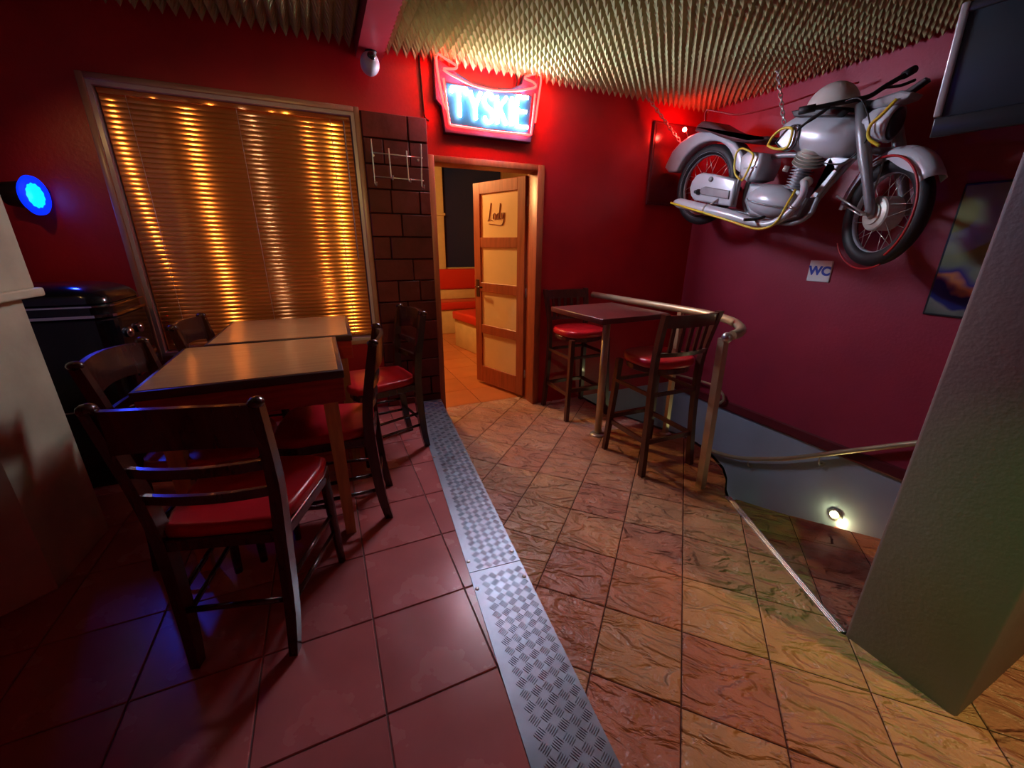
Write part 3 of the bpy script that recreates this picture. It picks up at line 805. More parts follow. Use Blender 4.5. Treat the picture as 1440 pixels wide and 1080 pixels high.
# ================================================================== BAR TABLE + STOOLS
bt = thing('bar_table', (1.845, 2.383, 0), 'tall square bar table on a single metal pole', 'bar table')
cx, cy = 1.845, 2.40
Rb = rotz(.045)
mb = MB(); mb.rbox((cx, cy, .975), (.585, .61, .036), .004, 2, R=Rb); mb.build('tabletop', BARTOP, bt)
mb = MB(); mb.lathe([(.0275, .012), (.0275, .955)], (cx, cy, 0), seg=20); mb.build('pole', BRASS, bt)
mb = MB(); mb.lathe([(.062, 0), (.062, .006), (.045, .012), (.029, .02)], (cx, cy, 0), seg=28); mb.build('base_flange', STEEL, bt)
mb = MB(); mb.box((cx, cy, .952), (.30, .05, .010), Rb); mb.box((cx, cy, .952), (.05, .30, .010), Rb); mb.build('top_bracket', STEEL, bt)

def bar_stool():
    root = thing('bar_stool', (0, 0, 0), 'x', 'bar stool', 'dark wooden bar stools')
    fy, by, hx_ = .205, -.205, .208
    sh = .73
    for s_ in (-1, 1):
        mb = MB(); mb.sqtube([(s_*hx_, fy, 0), (s_*(hx_-.025), fy-.02, .45), (s_*(hx_-.035), fy-.03, sh-.03)], [.032, .036, .038], [.032, .036, .038]); mb.build('front_leg', SWOOD, root)
        P = smoothpath([(s_*hx_, by, 0), (s_*(hx_-.02), by+.025, .40), (s_*(hx_-.022), by+.03, .72), (s_*(hx_-.012), by+.005, .9), (s_*hx_, by-.035, 1.065)], 4)
        mb = MB(); mb.sqtube(P, .034, .038); mb.build('rear_leg', SWOOD, root)
        for zz in (.20, .52):
            mb = MB(); mb.box((s_*(hx_-.018), .0, zz+.03), (.018, .385, .03 if zz < .3 else .022)); mb.build('stretcher', SWOOD, root)
    mb = MB(); mb.box((0, fy-.012, .27), (.37, .03, .032)); mb.build('foot_rest', SWOOD, root)
    mb = MB(); mb.box((0, by+.02, .23), (.37, .018, .03)); mb.build('stretcher', SWOOD, root)
    mb = MB(); mb.box((0, by+.026, .55), (.37, .018, .022)); mb.build('stretcher', SWOOD, root)
    mb = MB(); mb.box((0, fy-.02, .55), (.36, .018, .022)); mb.build('stretcher', SWOOD, root)
    mb = MB(); mb.prism([(math.cos(t)*.20*(1 if abs(math.cos(t)) < .7 else 1.0), math.sin(t)*.20) for t in [2*PI*k/28 for k in range(28)]], lambda u, v, d: Vector((u, v, d)), sh-.055, sh-.02, bevel=.004, seg=1); mb.build('seat_ring', SWOOD, root)
    def sq(t, r): c_, s__ = math.cos(t), math.sin(t); return (math.copysign(abs(c_)**.75, c_)*r, math.copysign(abs(s__)**.75, s__)*r)
    mb = MB(); mb.prism([sq(2*PI*k/36, .205) for k in range(36)], lambda u, v, d: Vector((u, v, d)), sh-.022, sh+.035, bevel=.022, seg=3, smooth=True); mb.build('seat', RVINYL, root)
    # top rail, lower rail, slats
    def crail(zc, hgt, y0, bow, hw):
        vs = []; fs = []; n = 10; th = .018
        for i in range(n+1):
            u = -1+2*i/n; y = y0-bow*(1-u*u)
            vs += [(u*hw, y-th/2, zc-hgt/2), (u*hw, y+th/2, zc-hgt/2), (u*hw, y+th/2-.012, zc+hgt/2), (u*hw, y-th/2-.012, zc+hgt/2)]
        for i in range(n):
            o = i*4
            for k in range(4): fs.append((o+k, o+(k+1) % 4, o+4+(k+1) % 4, o+4+k))
        fs += [(3, 2, 1, 0), tuple(n*4+k for k in range(4))]
        mb = MB(); mb.add(vs, fs); mb.build('back_rail', SWOOD, root)
    crail(1.02, .075, by-.018, .03, hx_-.004); crail(.815, .028, by+.012, .03, hx_-.02)
    for k in range(5):
        u = -.66+1.32*k/4; yb = -.03*(1-u*u)
        mb = MB(); mb.sqtube([(u*.185, by+.010+yb, .825), (u*.195, by-.012+yb, .99)], .026, .012); mb.build('back_slat', SWOOD, root)
    return root
st0 = bar_stool()
put(st0, 1.955, 1.972, .02, 1, 0, 'near bar stool with slatted back towards the camera')
st1 = copy_tree(st0); put(st1, 1.955, 2.925, 0, -1, 0, 'far bar stool against the red wall behind the bar table')

# ================================================================== RAILING, HANDRAILS
rl = thing('stair_railing', (2.0, 1.52, 0), 'cream metal stair railing curving round to a square end post', 'railing')
RP = smoothpath([(2.265, YW-.002, 1.0), (2.285, 2.85, 1.0), (2.305, 2.55, 1.0), (2.335, 2.18, 1.0), (2.335, 1.93, .998), (2.27, 1.72, .995), (2.16, 1.575, .99), (2.06, 1.50, .985), (1.99, 1.49, .975)], 6)
mb = MB(); mb.tube(RP, .026, 14); mb.build('top_rail', BRASS, rl)
mb = MB(); mb.sqtube([(1.994, 1.518, 0), (1.985, 1.535, .95)], .042, .042); post = mb.build('post', BRASS, rl)
mb = MB(); mb.ell((1.985, 1.515, .958), (.03, .03, .03), 16, 10); mb.build('ball', STEEL, post)
mb = MB(); mb.sqtube([(2.36, 2.20, 0), (2.335, 2.19, .98)], .034, .034); mb.build('post', BRASS, rl)
mb = MB(); mb.lathe([(.045, 0), (.045, .006), (.02, .01)], (2.36, 2.20, 0), seg=16); mb.build('foot_flange', STEEL, rl)
hr = thing('wall_handrail', (3.33, 1.6, -.1), 'slim cream handrail sloping down the stairwell wall', 'handrail')
HPT = smoothpath([(3.33, .75, .44), (3.33, 1.06, .25), (3.33, 1.29, .096), (3.33, 1.577, -.098), (3.33, 1.82, -.256), (3.33, 2.12, -.409), (3.33, 2.33, -.48), (3.33, 2.62, -.527), (3.33, 2.85, -.54)], 5)
mb = MB(); mb.tube(HPT, .019, 10); mb.build('rail', BRASS, hr)
for y, zz in ((2.10, -.40), (1.56, -.09), (1.0, .29)):
    mb = MB(); mb.tube(smoothpath([(3.33, y, zz-.012), (3.335, y, zz-.065), (3.36, y, zz-.085), (XW, y, zz-.085)], 4), .006, 8); mb.lathe([(.02, 0), (.02, .005)], (XW, y, zz-.085), (-1, 0, 0), 12); mb.build('bracket', STEEL, hr)
h2 = thing('curled_handrail', (3.33, 2.6, .15), 'short curled rail end on the wall behind the end post', 'handrail')
mb = MB(); mb.tube(smoothpath([(3.33, 3.12, .12), (3.33, 2.84, .141), (3.33, 2.62, .150), (3.33, 2.50, .115), (3.33, 2.458, .055), (3.33, 2.49, .004), (XW, 2.52, -.01)], 5), .012, 8); mb.build('rail', BRASS, h2)
mb = MB(); mb.tube([(3.33, 3.0, .13), (XW, 3.0, .11)], .006, 6); mb.build('bracket', STEEL, h2)
# stairwell wall lamp
SLAMP = emit('stair_lamp', (1, .95, .45), 75)
sl = thing('stair_light', (XW, 1.375, -.536), 'small glowing twin wall light low on stairwell wall', 'lamp')
mb = MB(); mb.lathe([(.05, 0), (.05, .01), (.035, .016)], (XW, 1.375, -.53), (-1, 0, 0), 20); mb.build('plate', STEEL, sl)
mb = MB(); mb.ell((XW-.022, 1.38, -.525), (.014, .024, .024), 12, 8); mb.build('bulb', SLAMP, sl)
mb = MB(); mb.ell((XW-.020, 1.325, -.565), (.012, .015, .015), 12, 8); mb.build('bulb', SLAMP, sl)

# ================================================================== MOTORCYCLE (s forward along the wall, t up, w towards the room)
BX, BY, BZ = 2.98, 2.70, 1.93
def M(s, t, w=0): return Vector((BX-w, BY-s, BZ+t))
mo = thing('motorcycle', (BX, BY-.6, BZ-.3), 'old silver motorcycle hung nose-down on the right wall', 'motorcycle')
def mprism(poly, w0, w1, bev=.004, seg=2, smooth=False): return MB().prism(poly, lambda u, v, d: M(u, v, d), w0, w1, bevel=bev, seg=seg, smooth=smooth)
def wheel(name, c, d, R, tyre_r, rim_r, nsp):
    "c centre (s,t,w); d forward direction in (s,w)"
    n = (-d[1], d[0])
    def W(a, r, off): return M(c[0]+d[0]*r*math.cos(a)+n[0]*off, c[1]+r*math.sin(a), c[2]+d[1]*r*math.cos(a)+n[1]*off)
    def ring(prof, seg=48):
        vs = []; fs = []; k = len(prof)
        for i in range(seg):
            for r, o in prof: vs.append(W(2*PI*i/seg, r, o))
        for i in range(seg):
            for j in range(k): fs.append((i*k+j, ((i+1) % seg)*k+j, ((i+1) % seg)*k+(j+1) % k, i*k+(j+1) % k))
        return MB().add(vs, fs, True)
    tw = tyre_r
    pr = [(R-tw+tw*math.cos(t), tw*.95*math.sin(t)) for t in [2*PI*k/14 for k in range(14)]]
    ty = ring(pr).build(name, RUB, mo)
    rr = R-2*tw+.008
    ring([(rr+.010, -.030), (rr+.016, -.034), (rr+.018, -.028), (rr, -.012), (rr, .012), (rr+.018, .028), (rr+.016, .034), (rr+.010, .030), (rr-.008, .012), (rr-.008, -.012)]).build('rim', SILV, ty)
    hub = MB()
    vs = []
    def hubring(prof, seg=28):
        vs = []; fs = []
        for r, o in prof:
            for i in range(seg): vs.append(W(2*PI*i/seg, r, o))
        for j in range(len(prof)-1):
            for i in range(seg): fs.append((j*seg+i, j*seg+(i+1) % seg, (j+1)*seg+(i+1) % seg, (j+1)*seg+i))
        fs.append(tuple(range(seg))); fs.append(tuple((len(prof)-1)*seg+i for i in range(seg)))
        return MB().add(vs, fs, False)
    hubring([(.075, -.055), (.092, -.045), (.092, .045), (.085, .052), (.06, .058), (.058, .066), (.03, .068), (.028, .085), (.012, .088)]).build('brake_hub', ALUF, ty)
    for i in range(nsp):
        a0 = 2*PI*i/nsp; a1 = a0+(.35 if i % 2 else -.35); o = .035 if (i//2) % 2 else -.035
        MB().tube([W(a0, .088, o), W(a1, rr-.004, o*.25)], .0017, 4).build('spoke', STEEL, ty)
    return W
Wr = wheel('rear_wheel', (-.02, -.025, 0), (1, 0), .30, .040, 0, 24)
al = math.radians(28)
dF = (math.cos(al), math.sin(al))
FC = (1.275, -.313, .0)
Wf = wheel('front_wheel', FC, dF, .292, .042, 0, 24)
# rear mudguard with side skirts
arch = [(-.02+.315*math.cos(t), -.025+.315*math.sin(t)) for t in [math.radians(a_) for a_ in range(14, 157, 10)]]
outer = [(-.445, .165), (-.43, .20), (-.38, .28), (-.30, .335), (-.20, .365), (-.10, .375), (.02, .345), (.14, .295), (.25, .23), (.33, .15), (.37, .05), (.36, .0)]
mprism(arch+[(-.40, .12)]+outer, -.075, .075, .018, 3, True).build('rear_mudguard', SILV, mo)
# seat
seatp = [(-.115, .375), (-.10, .41), (-.05, .432), (.03, .41), (.14, .345), (.26, .283), (.40, .235), (.53, .215), (.54, .19), (.42, .195), (.28, .228), (.14, .285), (.03, .34), (-.06, .37)]
mprism(seatp, -.12, .12, .022, 3, True).build('seat', LEATH, mo)
# tool box
mprism([(.345, .115), (.40, .145), (.52, .115), (.53, .05), (.50, -.045), (.43, -.055), (.37, -.02)], -.11, .115, .025, 3, True).build('tool_box', SILV, mo)
mprism([(.40, .04), (.50, .035), (.50, .025), (.40, .03)], .11, .122, .002, 1).build('tool_box_rib', SILD, mo)
# chain case
cc = [(.36, -.035), (.20, .015), (.04, .057), (-.02, .045), (-.06, .005), (-.072, -.05), (-.05, -.105), (-.01, -.14), (.06, -.158), (.35, -.216)]
ccase = mprism(cc, .055, .13, .016, 3, True).build('chain_case', SILV, mo)
mprism([(.33, -.105), (.10, -.052), (.06, -.06), (.05, -.085), (.07, -.108), (.33, -.165)], .128, .142, .006, 2).build('case_panel', SILD, ccase)
MB().lathe([(.018, 0), (.018, .012), (.008, .016)], M(.14, -.005, .128), (-1, 0, 0), 14).build('case_cap', SILD, ccase)
MB().lathe([(.022, 0), (.020, .02), (.012, .03), (.012, .045)], M(.035, -.085, .128), (-1, 0, 0), 14).build('axle_nut', BLACKM, ccase)
MB().tube([M(.385, .10, .09), M(.36, -.06, .10), M(.345, -.2, .10)], .012, 8).build('shock_strut', SILD, mo)
# frame tubes
for pts in ([(1.06, .02, 0), (.98, -.08, 0), (.895, -.20, 0), (.86, -.30, 0), (.72, -.345, 0), (.40, -.26, 0), (.10, -.19, 0), (-.02, -.03, .06)],
            [(1.06, .10, 0), (.85, .06, 0), (.55, .10, 0), (.40, .05, 0), (.36, -.15, 0), (.40, -.26, 0)]):
    MB().tube(smoothpath([M(*p) for p in pts], 4), .017, 8).build('frame_tube', SILD, mo)
mprism([(1.06, -.0), (.94, .03), (.90, .0), (.93, -.03), (.985, -.06), (.905, -.19), (.885, -.19), (1.0, -.03)], -.02, .05, .006, 2).build('frame_gusset', SILV, mo)
# engine
Rm = Matrix.Rotation(.24, 3, 'X')
eng = MB().ell(M(.635, -.20, .07), (.10, .185, .100), 28, 16, R=Rm).build('engine_case', SILV, mo)
MB().tube(smoothpath([M(.46, -.17, .10), M(.52, -.19, .165), M(.64, -.222, .178), M(.75, -.247, .155), M(.80, -.255, .11)], 4), .006, 6).build('case_seam', SILD, eng)
mprism([(.42, -.06), (.56, -.08), (.80, -.12), (.86, -.20), (.82, -.31), (.70, -.34), (.46, -.28), (.40, -.18)], -.10, .06, .02, 2).build('crankcase', SILD, mo)
# finned cylinder and head
cb, ct = Vector((.752, -.135)), Vector((.785, .03))
axc = (ct-cb).normalized(); A3 = Vector((0, -axc.x, axc.y))
prof = []
for k in range(9):
    h0 = k*.0175; prof += [(.046, h0), (.066, h0+.003), (.066, h0+.008), (.046, h0+.011)]
cyl = MB().lathe(prof, M(cb.x, cb.y, .03), A3, 24, False).build('cylinder', SILD, mo)
prof = [(.05, 0)]
for k in range(4):
    h0 = k*.019; prof += [(.058, h0+.001), (.092-.004*k, h0+.004), (.093-.004*k, h0+.010), (.060, h0+.014)]
prof += [(.066, .080), (.055, .094), (.03, .102), (0, .104)]
hm = MB().lathe(prof, M(ct.x+.018, ct.y-.022, .035), (A3+Vector((-.35, -.25, 0))).normalized(), 28, False)
hm.build('cylinder_head', ALUF, cyl)
MB().lathe([(.018, 0), (.018, .03), (.01, .035)], M(.70, -.01, .06), (-.5, .8, .3), 12).build('carburettor', ALUF, cyl)
MB().lathe([(.03, 0), (.034, .02), (.02, .04)], M(.84, -.10, .07), (-.6, -.6, -.3), 14).build('exhaust_flange', ALUF, cyl)
# exhaust
ex = [M(.83, -.10, .08), M(.875, -.14, .13), M(.885, -.21, .16), M(.84, -.29, .18), M(.76, -.345, .19), M(.66, -.350, .195), M(.45, -.29, .2), M(.20, -.23, .2), M(.02, -.185, .2), M(-.10, -.158, .2), M(-.145, -.150, .2)]
exs = smoothpath(ex, 4)
nn = len(exs); rr = []
for i in range(nn):
    f = i/(nn-1)
    rr.append(.022 if f < .5 else (.022+.016*min(1, (f-.5)/.12) if f < .88 else .038-.026*(f-.88)/.12))
exh = MB().tube(exs, rr, 14).build('exhaust_pipe', SILV, mo)
MB().lathe([(.042, -.006), (.042, .006)], M(.20, -.23, .2), (0, -1, -.25), 16).build('exhaust_clamp', STEEL, exh)
MB().lathe([(.028, -.008), (.028, .008)], M(.862, -.26, .175), (0, .4, -1), 14).build('exhaust_clamp', STEEL, exh)
MB().tube([M(.20, -.20, .18), M(.24, -.15, .12)], .008, 6).build('exhaust_stay', STEEL, mo)
MB().tube(smoothpath([M(.62, -.30, .1), M(.64, -.32, .22), M(.62, -.325, .30)], 4), .010, 8).build('foot_peg', BLACKM, mo)
# tank
secs = [((.565, .238), .012, .03), ((.60, .235), .052, .075), ((.66, .222), .085, .105), ((.75, .19), .108, .125), ((.86, .155), .12, .132), ((.96, .130), .118, .128), ((1.03, .112), .105, .11), ((1.075, .10), .075, .075), ((1.092, .097), .02, .02)]
vs = []; fs = []; sg_ = 28
axt = Vector((.97, -.243)); nt_ = Vector((.243, .97))
for (c, hh, hw) in secs:
    for i in range(sg_):
        a_ = 2*PI*i/sg_; cu, su = math.cos(a_), math.sin(a_)
        cu = math.copysign(abs(cu)**.8, cu); su = math.copysign(abs(su)**.8, su)
        vs.append(M(c[0]+nt_.x*hh*su, c[1]+nt_.y*hh*su, hw*cu))
for j in range(len(secs)-1):
    for i in range(sg_): fs.append((j*sg_+i, j*sg_+(i+1) % sg_, (j+1)*sg_+(i+1) % sg_, (j+1)*sg_+i))
fs += [tuple(range(sg_)), tuple((len(secs)-1)*sg_+i for i in range(sg_))]
tank = MB().add(vs, fs, True).build('fuel_tank', SILV, mo)
pad = [(.62, .155), (.69, .225), (.755, .225), (.765, .16), (.735, .095), (.68, .10)]
mprism(pad, .098, .128, .008, 2).build('knee_pad', SILD, tank)
MB().tube(smoothpath([M(u, v, .13) for u, v in pad+[pad[0]]], 4), .005, 6).build('pad_rim', BLACKM, tank)
MB().lathe([(.03, 0), (.03, .018), (.022, .024)], M(.74, .285, 0), (0, -.24, .97), 18).build('filler_cap', STEEL, tank)
# fork
nF = (-dF[1], dF[0])
top0, bot0 = Vector((1.10, .27)), Vector((1.292, -.295))
forkt = None
for sd, lab in ((1, .095), (-1, -.095)):
    o_ = (nF[0]*lab, nF[1]*lab)
    P = [M(top0.x+o_[0], top0.y, o_[1]), M(1.155+o_[0], .10, o_[1]), M(1.19+o_[0], .0, o_[1]), M(1.235+o_[0], -.13, o_[1]), M(bot0.x+o_[0], bot0.y, o_[1]), M(1.30+o_[0], -.325, o_[1])]
    MB().tube(P, [.026, .030, .033, .026, .024, .018], 14).build('fork_leg', SILD, mo)
MB().tube([M(top0.x+nF[0]*.10, top0.y-.005, nF[1]*.10), M(top0.x-nF[0]*.10, top0.y-.005, -nF[1]*.10)], .024, 10).build('fork_yoke', BLACKM, mo)
MB().tube([M(1.18+nF[0]*.10, .02, nF[1]*.10), M(1.18-nF[0]*.10, .02, -nF[1]*.10)], .02, 10).build('fork_yoke', SILD, mo)
MB().tube([M(1.04, .275, 0), M(1.09, .02, 0)], .03, 12).build('steering_head', SILD, mo)
MB().tube([M(FC[0]+nF[0]*.12, FC[1], nF[1]*.12), M(FC[0]-nF[0]*.12, FC[1], -nF[1]*.12)], .012, 10).build('front_axle', STEEL, mo)
MB().tube([M(1.055, -.205, .09), M(1.245, -.318, .125)], .006, 8).build('brake_stay', STEEL, mo)
# front mudguard (follows the steered wheel)
def guard(a0, a1, R, n=20):
    vs = []; fs = []
    prf = [(-.055, -.045), (-.05, -.008), (-.025, .012), (0, .016), (.025, .012), (.05, -.008), (.055, -.045)]
    for k in range(n+1):
        a_ = math.radians(a0+(a1-a0)*k/n)
        for o, dr in prf: vs.append(Wf(a_, R+dr, o))
        for o, dr in prf[::-1]: vs.append(Wf(a_, R+dr-.004, o*.93))
    m_ = len(prf)*2
    for k in range(n):
        for j in range(m_): fs.append((k*m_+j, k*m_+(j+1) % m_, (k+1)*m_+(j+1) % m_, (k+1)*m_+j))
    fs += [tuple(range(m_)), tuple(n*m_+j for j in range(m_))]
    return MB().add(vs, fs, True)
ffg = guard(28, 172, .325).build('front_mudguard', SILV, mo)
# skirt on the front of the guard
vs = []; fs = []
for k in range(13):
    a_ = math.radians(34+60*k/12)
    vs += [Wf(a_, .30, .057), Wf(a_, .30-.055*math.sin(PI*(k+1)/14), .060)]
for k in range(12): fs.append((2*k, 2*k+2, 2*k+3, 2*k+1))
MB().add(vs, fs, True).build('guard_skirt', SILV, ffg)
for a_ in (165, 95):
    MB().tube([Wf(math.radians(a_), .30, .058), Wf(math.radians(a_+ (20 if a_ > 100 else 0)), .06, .08)], .005, 6).build('guard_stay', STEEL, ffg)
# handlebar
HB = [M(.845, .262, .29), M(.90, .268, .25), M(.97, .278, .19), M(1.03, .295, .10), M(1.06, .315, .02), M(1.08, .36, -.05), M(1.11, .405, -.12), M(1.135, .452, -.20)]
MB().tube(smoothpath(HB, 5), .013, 10).build('handlebar', BLACKM, mo)
MB().tube([HB[0], M(.91, .27, .243)], .021, 12).build('grip', RUB, mo)
MB().tube([M(1.118, .42, -.145), HB[-1]], .021, 12).build('grip', RUB, mo)
MB().tube(smoothpath([M(.965, .268, .20), M(.93, .235, .225), M(.88, .20, .25), M(.84, .165, .265)], 4), [.010]*8+[.007]*5, 8).build('brake_lever', BLACKM, mo)
MB().tube(smoothpath([M(1.09, .36, -.06), M(1.14, .36, -.10), M(1.17, .385, -.16)], 4), .008, 8).build('clutch_lever', BLACKM, mo)
# headlamp nacelle
fd = Vector((.05, -1, -.20)).normalized()
hc = M(1.165, .155, .03)
hl = MB().lathe([(.0, -.095), (.045, -.085), (.07, -.06), (.085, -.01), (.088, .04), (.092, .045), (.092, .06), (.082, .064)], hc, fd, 28).build('headlamp_shell', SILV, mo)
MB().lathe([(.080, .063), (.06, .075), (.03, .082), (0, .084)], hc, fd, 28).build('headlamp_glass', SCREEN, hl)
MB().prism([(1.06, .26), (1.12, .285), (1.26, .275), (1.33, .245), (1.31, .225), (1.20, .225), (1.10, .235)], lambda u, v, d: M(u, v, d+(u-1.1)*.45), -.06, .06, bevel=.012, seg=2).build('lamp_cowl', SILD, mo)
MB().tube([M(1.10, .17, .09), M(1.17, .16, .085)], .02, 10).build('lamp_ear', SILV, mo)
MB().prism([(1.22, .262), (1.36, .30), (1.37, .285), (1.25, .24)], lambda u, v, d: M(u, v, d+(u-1.1)*.45), -.02, .03, bevel=.004, seg=1).build('lamp_peak', BLACKM, mo)
# tail lamp
REDL = emit('tail_red', (1, .03, .02), P_RED)
MB().tube(smoothpath([M(-.27, .345, 0), M(-.285, .40, .01), M(-.30, .428, .02)], 3), .007, 6).build('lamp_stalk', BLACKM, mo)
MB().ell(M(-.305, .434, .03), (.017, .017, .017), 14, 8).build('tail_lamp', REDL, mo)
# control cables
MB().tube(smoothpath([M(1.0, .285, .15), M(1.10, .27, .16), M(1.16, .10, .12), M(1.05, -.02, .08), M(.9, .0, .06)], 6), .004, 6).build('control_cable', BLACKM, mo)

# helmet on the tank
he = thing('helmet', tuple(M(.865, .275, .03)), 'off-white helmet with dark brim resting on the motorcycle tank', 'helmet')
hc2 = M(.862, .298, .02)
Rh = Matrix.Rotation(.22, 3, 'X')
vs = []; fs = []
for i in range(11):
    th = (PI/2+.12)*i/10
    for k in range(28):
        a_ = 2*PI*k/28
        vs.append(hc2+Rh @ Vector((.125*math.sin(th)*math.cos(a_), .142*math.sin(th)*math.sin(a_), .142*math.cos(th))))
for i in range(10):
    for k in range(28): fs.append((i*28+k, (i+1)*28+k, (i+1)*28+(k+1) % 28, i*28+(k+1) % 28))
fs.append(tuple(10*28+k for k in range(28)))
MB().add(vs, fs, True).build('shell', HELM, he)
vs = [hc2+Rh @ Vector((.129*math.cos(2*PI*k/28), .147*math.sin(2*PI*k/28), -.008)) for k in range(28)]
MB().tube(vs, .010, 8, closed=True).build('rim_band', BLACKM, he)
MB().prism([(-.16, -.02), (-.10, -.012), (.10, -.012), (.16, -.02), (.13, -.05), (-.13, -.05)], lambda u, v, d: hc2+Rh @ Vector((d, u, v)), -.135, -.06, bevel=.006, seg=2).build('visor', BLACKM, he)

# cords on the bike
def cord(name, pts, r, m_, label, closed=False):
    P = smoothpath(pts, 6)
    o = MB().tube(P, r, 8).build(name, m_, None, org=P[0]); tag(o, label, 'cord', 'light cords wound on the motorcycle'); return o
cord('light_cord', [M(-.145, -.155, .238), M(.2, -.248, .252), M(.45, -.318, .252), M(.66, -.38, .235), M(.76, -.372, .225), M(.80, -.33, .21), M(.825, -.24, .19), M(.82, -.15, .13)], .008, YWIRE, 'long yellow cord running along the exhaust pipe')
cord('light_cord', [M(.407, -.042, .14), M(.356, .011, .145), M(.338, .10, .145), M(.345, .15, .14), M(.385, .162, .14), M(.47, .115, .14), M(.475, .07, .14), M(.442, -.019, .14), M(.42, -.05, .14)], .007, YWIRE, 'yellow cord loop hanging on the tool box')
cord('light_cord', [M(.575, .145, .14), M(.60, .19, .145), M(.656, .225, .145), M(.715, .218, .145), M(.732, .185, .145), M(.715, .11, .145), M(.64, .115, .145), M(.575, .145, .14)], .008, YWIRE, 'yellow cord loop hanging on the tank side')
cord('light_cord', [M(1.26, .235, .14), M(1.215, .175, .15), M(1.171, .131, .15), M(1.176, .072, .14), M(1.23, .027, .13)], .009, YWIRE, 'yellow cord curling below the headlamp')
cord('light_cord', [Wf(math.radians(a_), .292, .072) for a_ in range(118, -60, -14)], .006, RWIRE, 'dark red cord following the front wheel rim')
cord('light_cord', [Wf(math.radians(a_), .305, .04) for a_ in range(212, 300, 12)], .005, RWIRE, 'dark red cord looped under the front tyre')
cord('light_cord', [M(-.05, .432, .08), M(-.05, .505, .08), M(.05, .475, .05), M(.2, .43, 0), M(.42, .44, -.1), M(.62, .48, -.2), M(.80, .50, -.30)], .006, RWIRE, 'red cord strung from the seat towards the wall')
# chains to the ceiling
def chain(p0, p1, label):
    p0 = Vector(p0); p1 = Vector(p1); d_ = (p1-p0); L = d_.length; d_.normalize(); n = int(L/.030); mb = MB()
    u = d_.orthogonal().normalized(); w_ = d_.cross(u)
    for k in range(n):
        c = p0+d_*(k+.5)*L/n; x = u if k % 2 else w_
        mb.tube([c+d_*.021*math.cos(t)+x*.011*math.sin(t) for t in [2*PI*i/10 for i in range(10)]], .0042, 5, closed=True)
    o = mb.build('hanging_chain', STEEL, None, org=p0); tag(o, label, 'chain', 'chains holding the motorcycle')
chain((3.02, 2.30, ZC-.05), M(.56, .29, .0), 'steel chain from the ceiling down to the tank')
chain((2.62, 3.13, ZC-.05), M(-.33, .335, .02), 'steel chain from the ceiling corner down to the rear mudguard')
# wall brackets carrying the bike
for s_, t_ in ((-.02, -.025), (1.20, -.25)):
    MB().tube([M(s_, t_, -.05), (XW, BY-s_, BZ+t_)], .015, 8).build('wall_bracket', BLACKM, mo)

# ================================================================== WALL THINGS
def flat_text(txt, size, m_, name, parent, mtx, extrude=.0006, bold=.0):
    cu = bpy.data.curves.new(name, 'FONT'); cu.body = txt; cu.size = size; cu.extrude = extrude; cu.offset = bold; cu.align_x = 'CENTER'; cu.align_y = 'CENTER'
    to = bpy.data.objects.new(name, cu); COL.objects.link(to)
    bpy.context.view_layer.update()
    me = bpy.data.meshes.new_from_object(to.evaluated_get(bpy.context.evaluated_depsgraph_get()))
    bpy.data.objects.remove(to); me.name = name; me.materials.clear(); me.materials.append(m_)
    org = ORG[parent.name]
    me.transform(Matrix.Translation(-org) @ mtx)
    o = bpy.data.objects.new(name, me); COL.objects.link(o); o.parent = parent; return o
wc = thing('wc_sign', (XW, 1.915, 1.185), 'small white square WC sign with blue letters on right wall', 'sign')
mb = MB(); mb.rbox((XW-.006, 1.915, 1.262), (.012, .158, .152), .003, 1); mb.build('plate', WHITE, wc)
mx = Matrix.Translation((XW-.0125, 1.915, 1.262)) @ Matrix(((0, 0, -1, 0), (-1, 0, 0, 0), (0, 1, 0, 0), (0, 0, 0, 1)))
flat_text('WC', .086, BLUEINK, 'lettering', wc, mx, bold=.004)

ps = thing('framed_poster', (XW, 1.05, 1.05), 'glazed poster with blue lower part beside the pillar', 'poster')
mb = MB(); mb.rbox((XW-.008, 1.0, 1.41), (.016, .52, .735), .004, 1); mb.build('frame', TVB, ps)
o = MB(); o.b2((XW-.0185, .752, 1.055), (XW-.015, 1.248, 1.765)); o = o.build('print', POST1, ps, org=(XW-.017, 1.0, 1.41)); o.location = Vector((XW-.017, 1.0, 1.41))-ORG[ps.name]
p0 = thing('framed_poster', (3.0, YW, 1.79), 'dark red framed picture on red wall behind the rear wheel', 'poster')
mb = MB(); mb.rbox((3.02, YW-.01, 2.12), (.50, .02, .66), .004, 1); mb.build('frame', TRIMM, p0)
o = MB(); o.b2((2.79, YW-.024, 1.81), (3.25, YW-.019, 2.43)); o = o.build('print', POST0, p0, org=(3.02, YW-.02, 2.12)); o.location = Vector((3.02, YW-.02, 2.12))-ORG[p0.name]

# television on an arm
tv = thing('television', (2.7, .9, 1.95), 'grey flat television on a wall arm, upper right corner', 'television')
tc = Vector((2.56, .745, 2.125)); Rt = rotz(math.radians(8)) @ Matrix.Rotation(math.radians(-7), 3, 'Y')
def tvbox(c, d, name, m_, bev=.006):
    mb = MB(); mb.rbox(tc+Rt @ Vector(c), d, bev, 2, R=Rt); return mb.build(name, m_, tv)
tvbox((.045, 0, 0), (.06, .70, .42), 'body', TVB)
tvbox((0, 0, .215), (.045, .74, .035), 'bezel', TVB); tvbox((0, 0, -.195), (.045, .74, .075), 'bezel', TVB)
tvbox((-.002, .362, .04), (.05, .026, .39), 'bezel_edge', TVS); tvbox((-.002, -.362, .04), (.05, .026, .39), 'bezel_edge', TVS)
tvbox((-.004, 0, .02), (.02, .70, .36), 'screen', SCREEN, .002)
LED = emit('led_red', (1, .05, .03), 6)
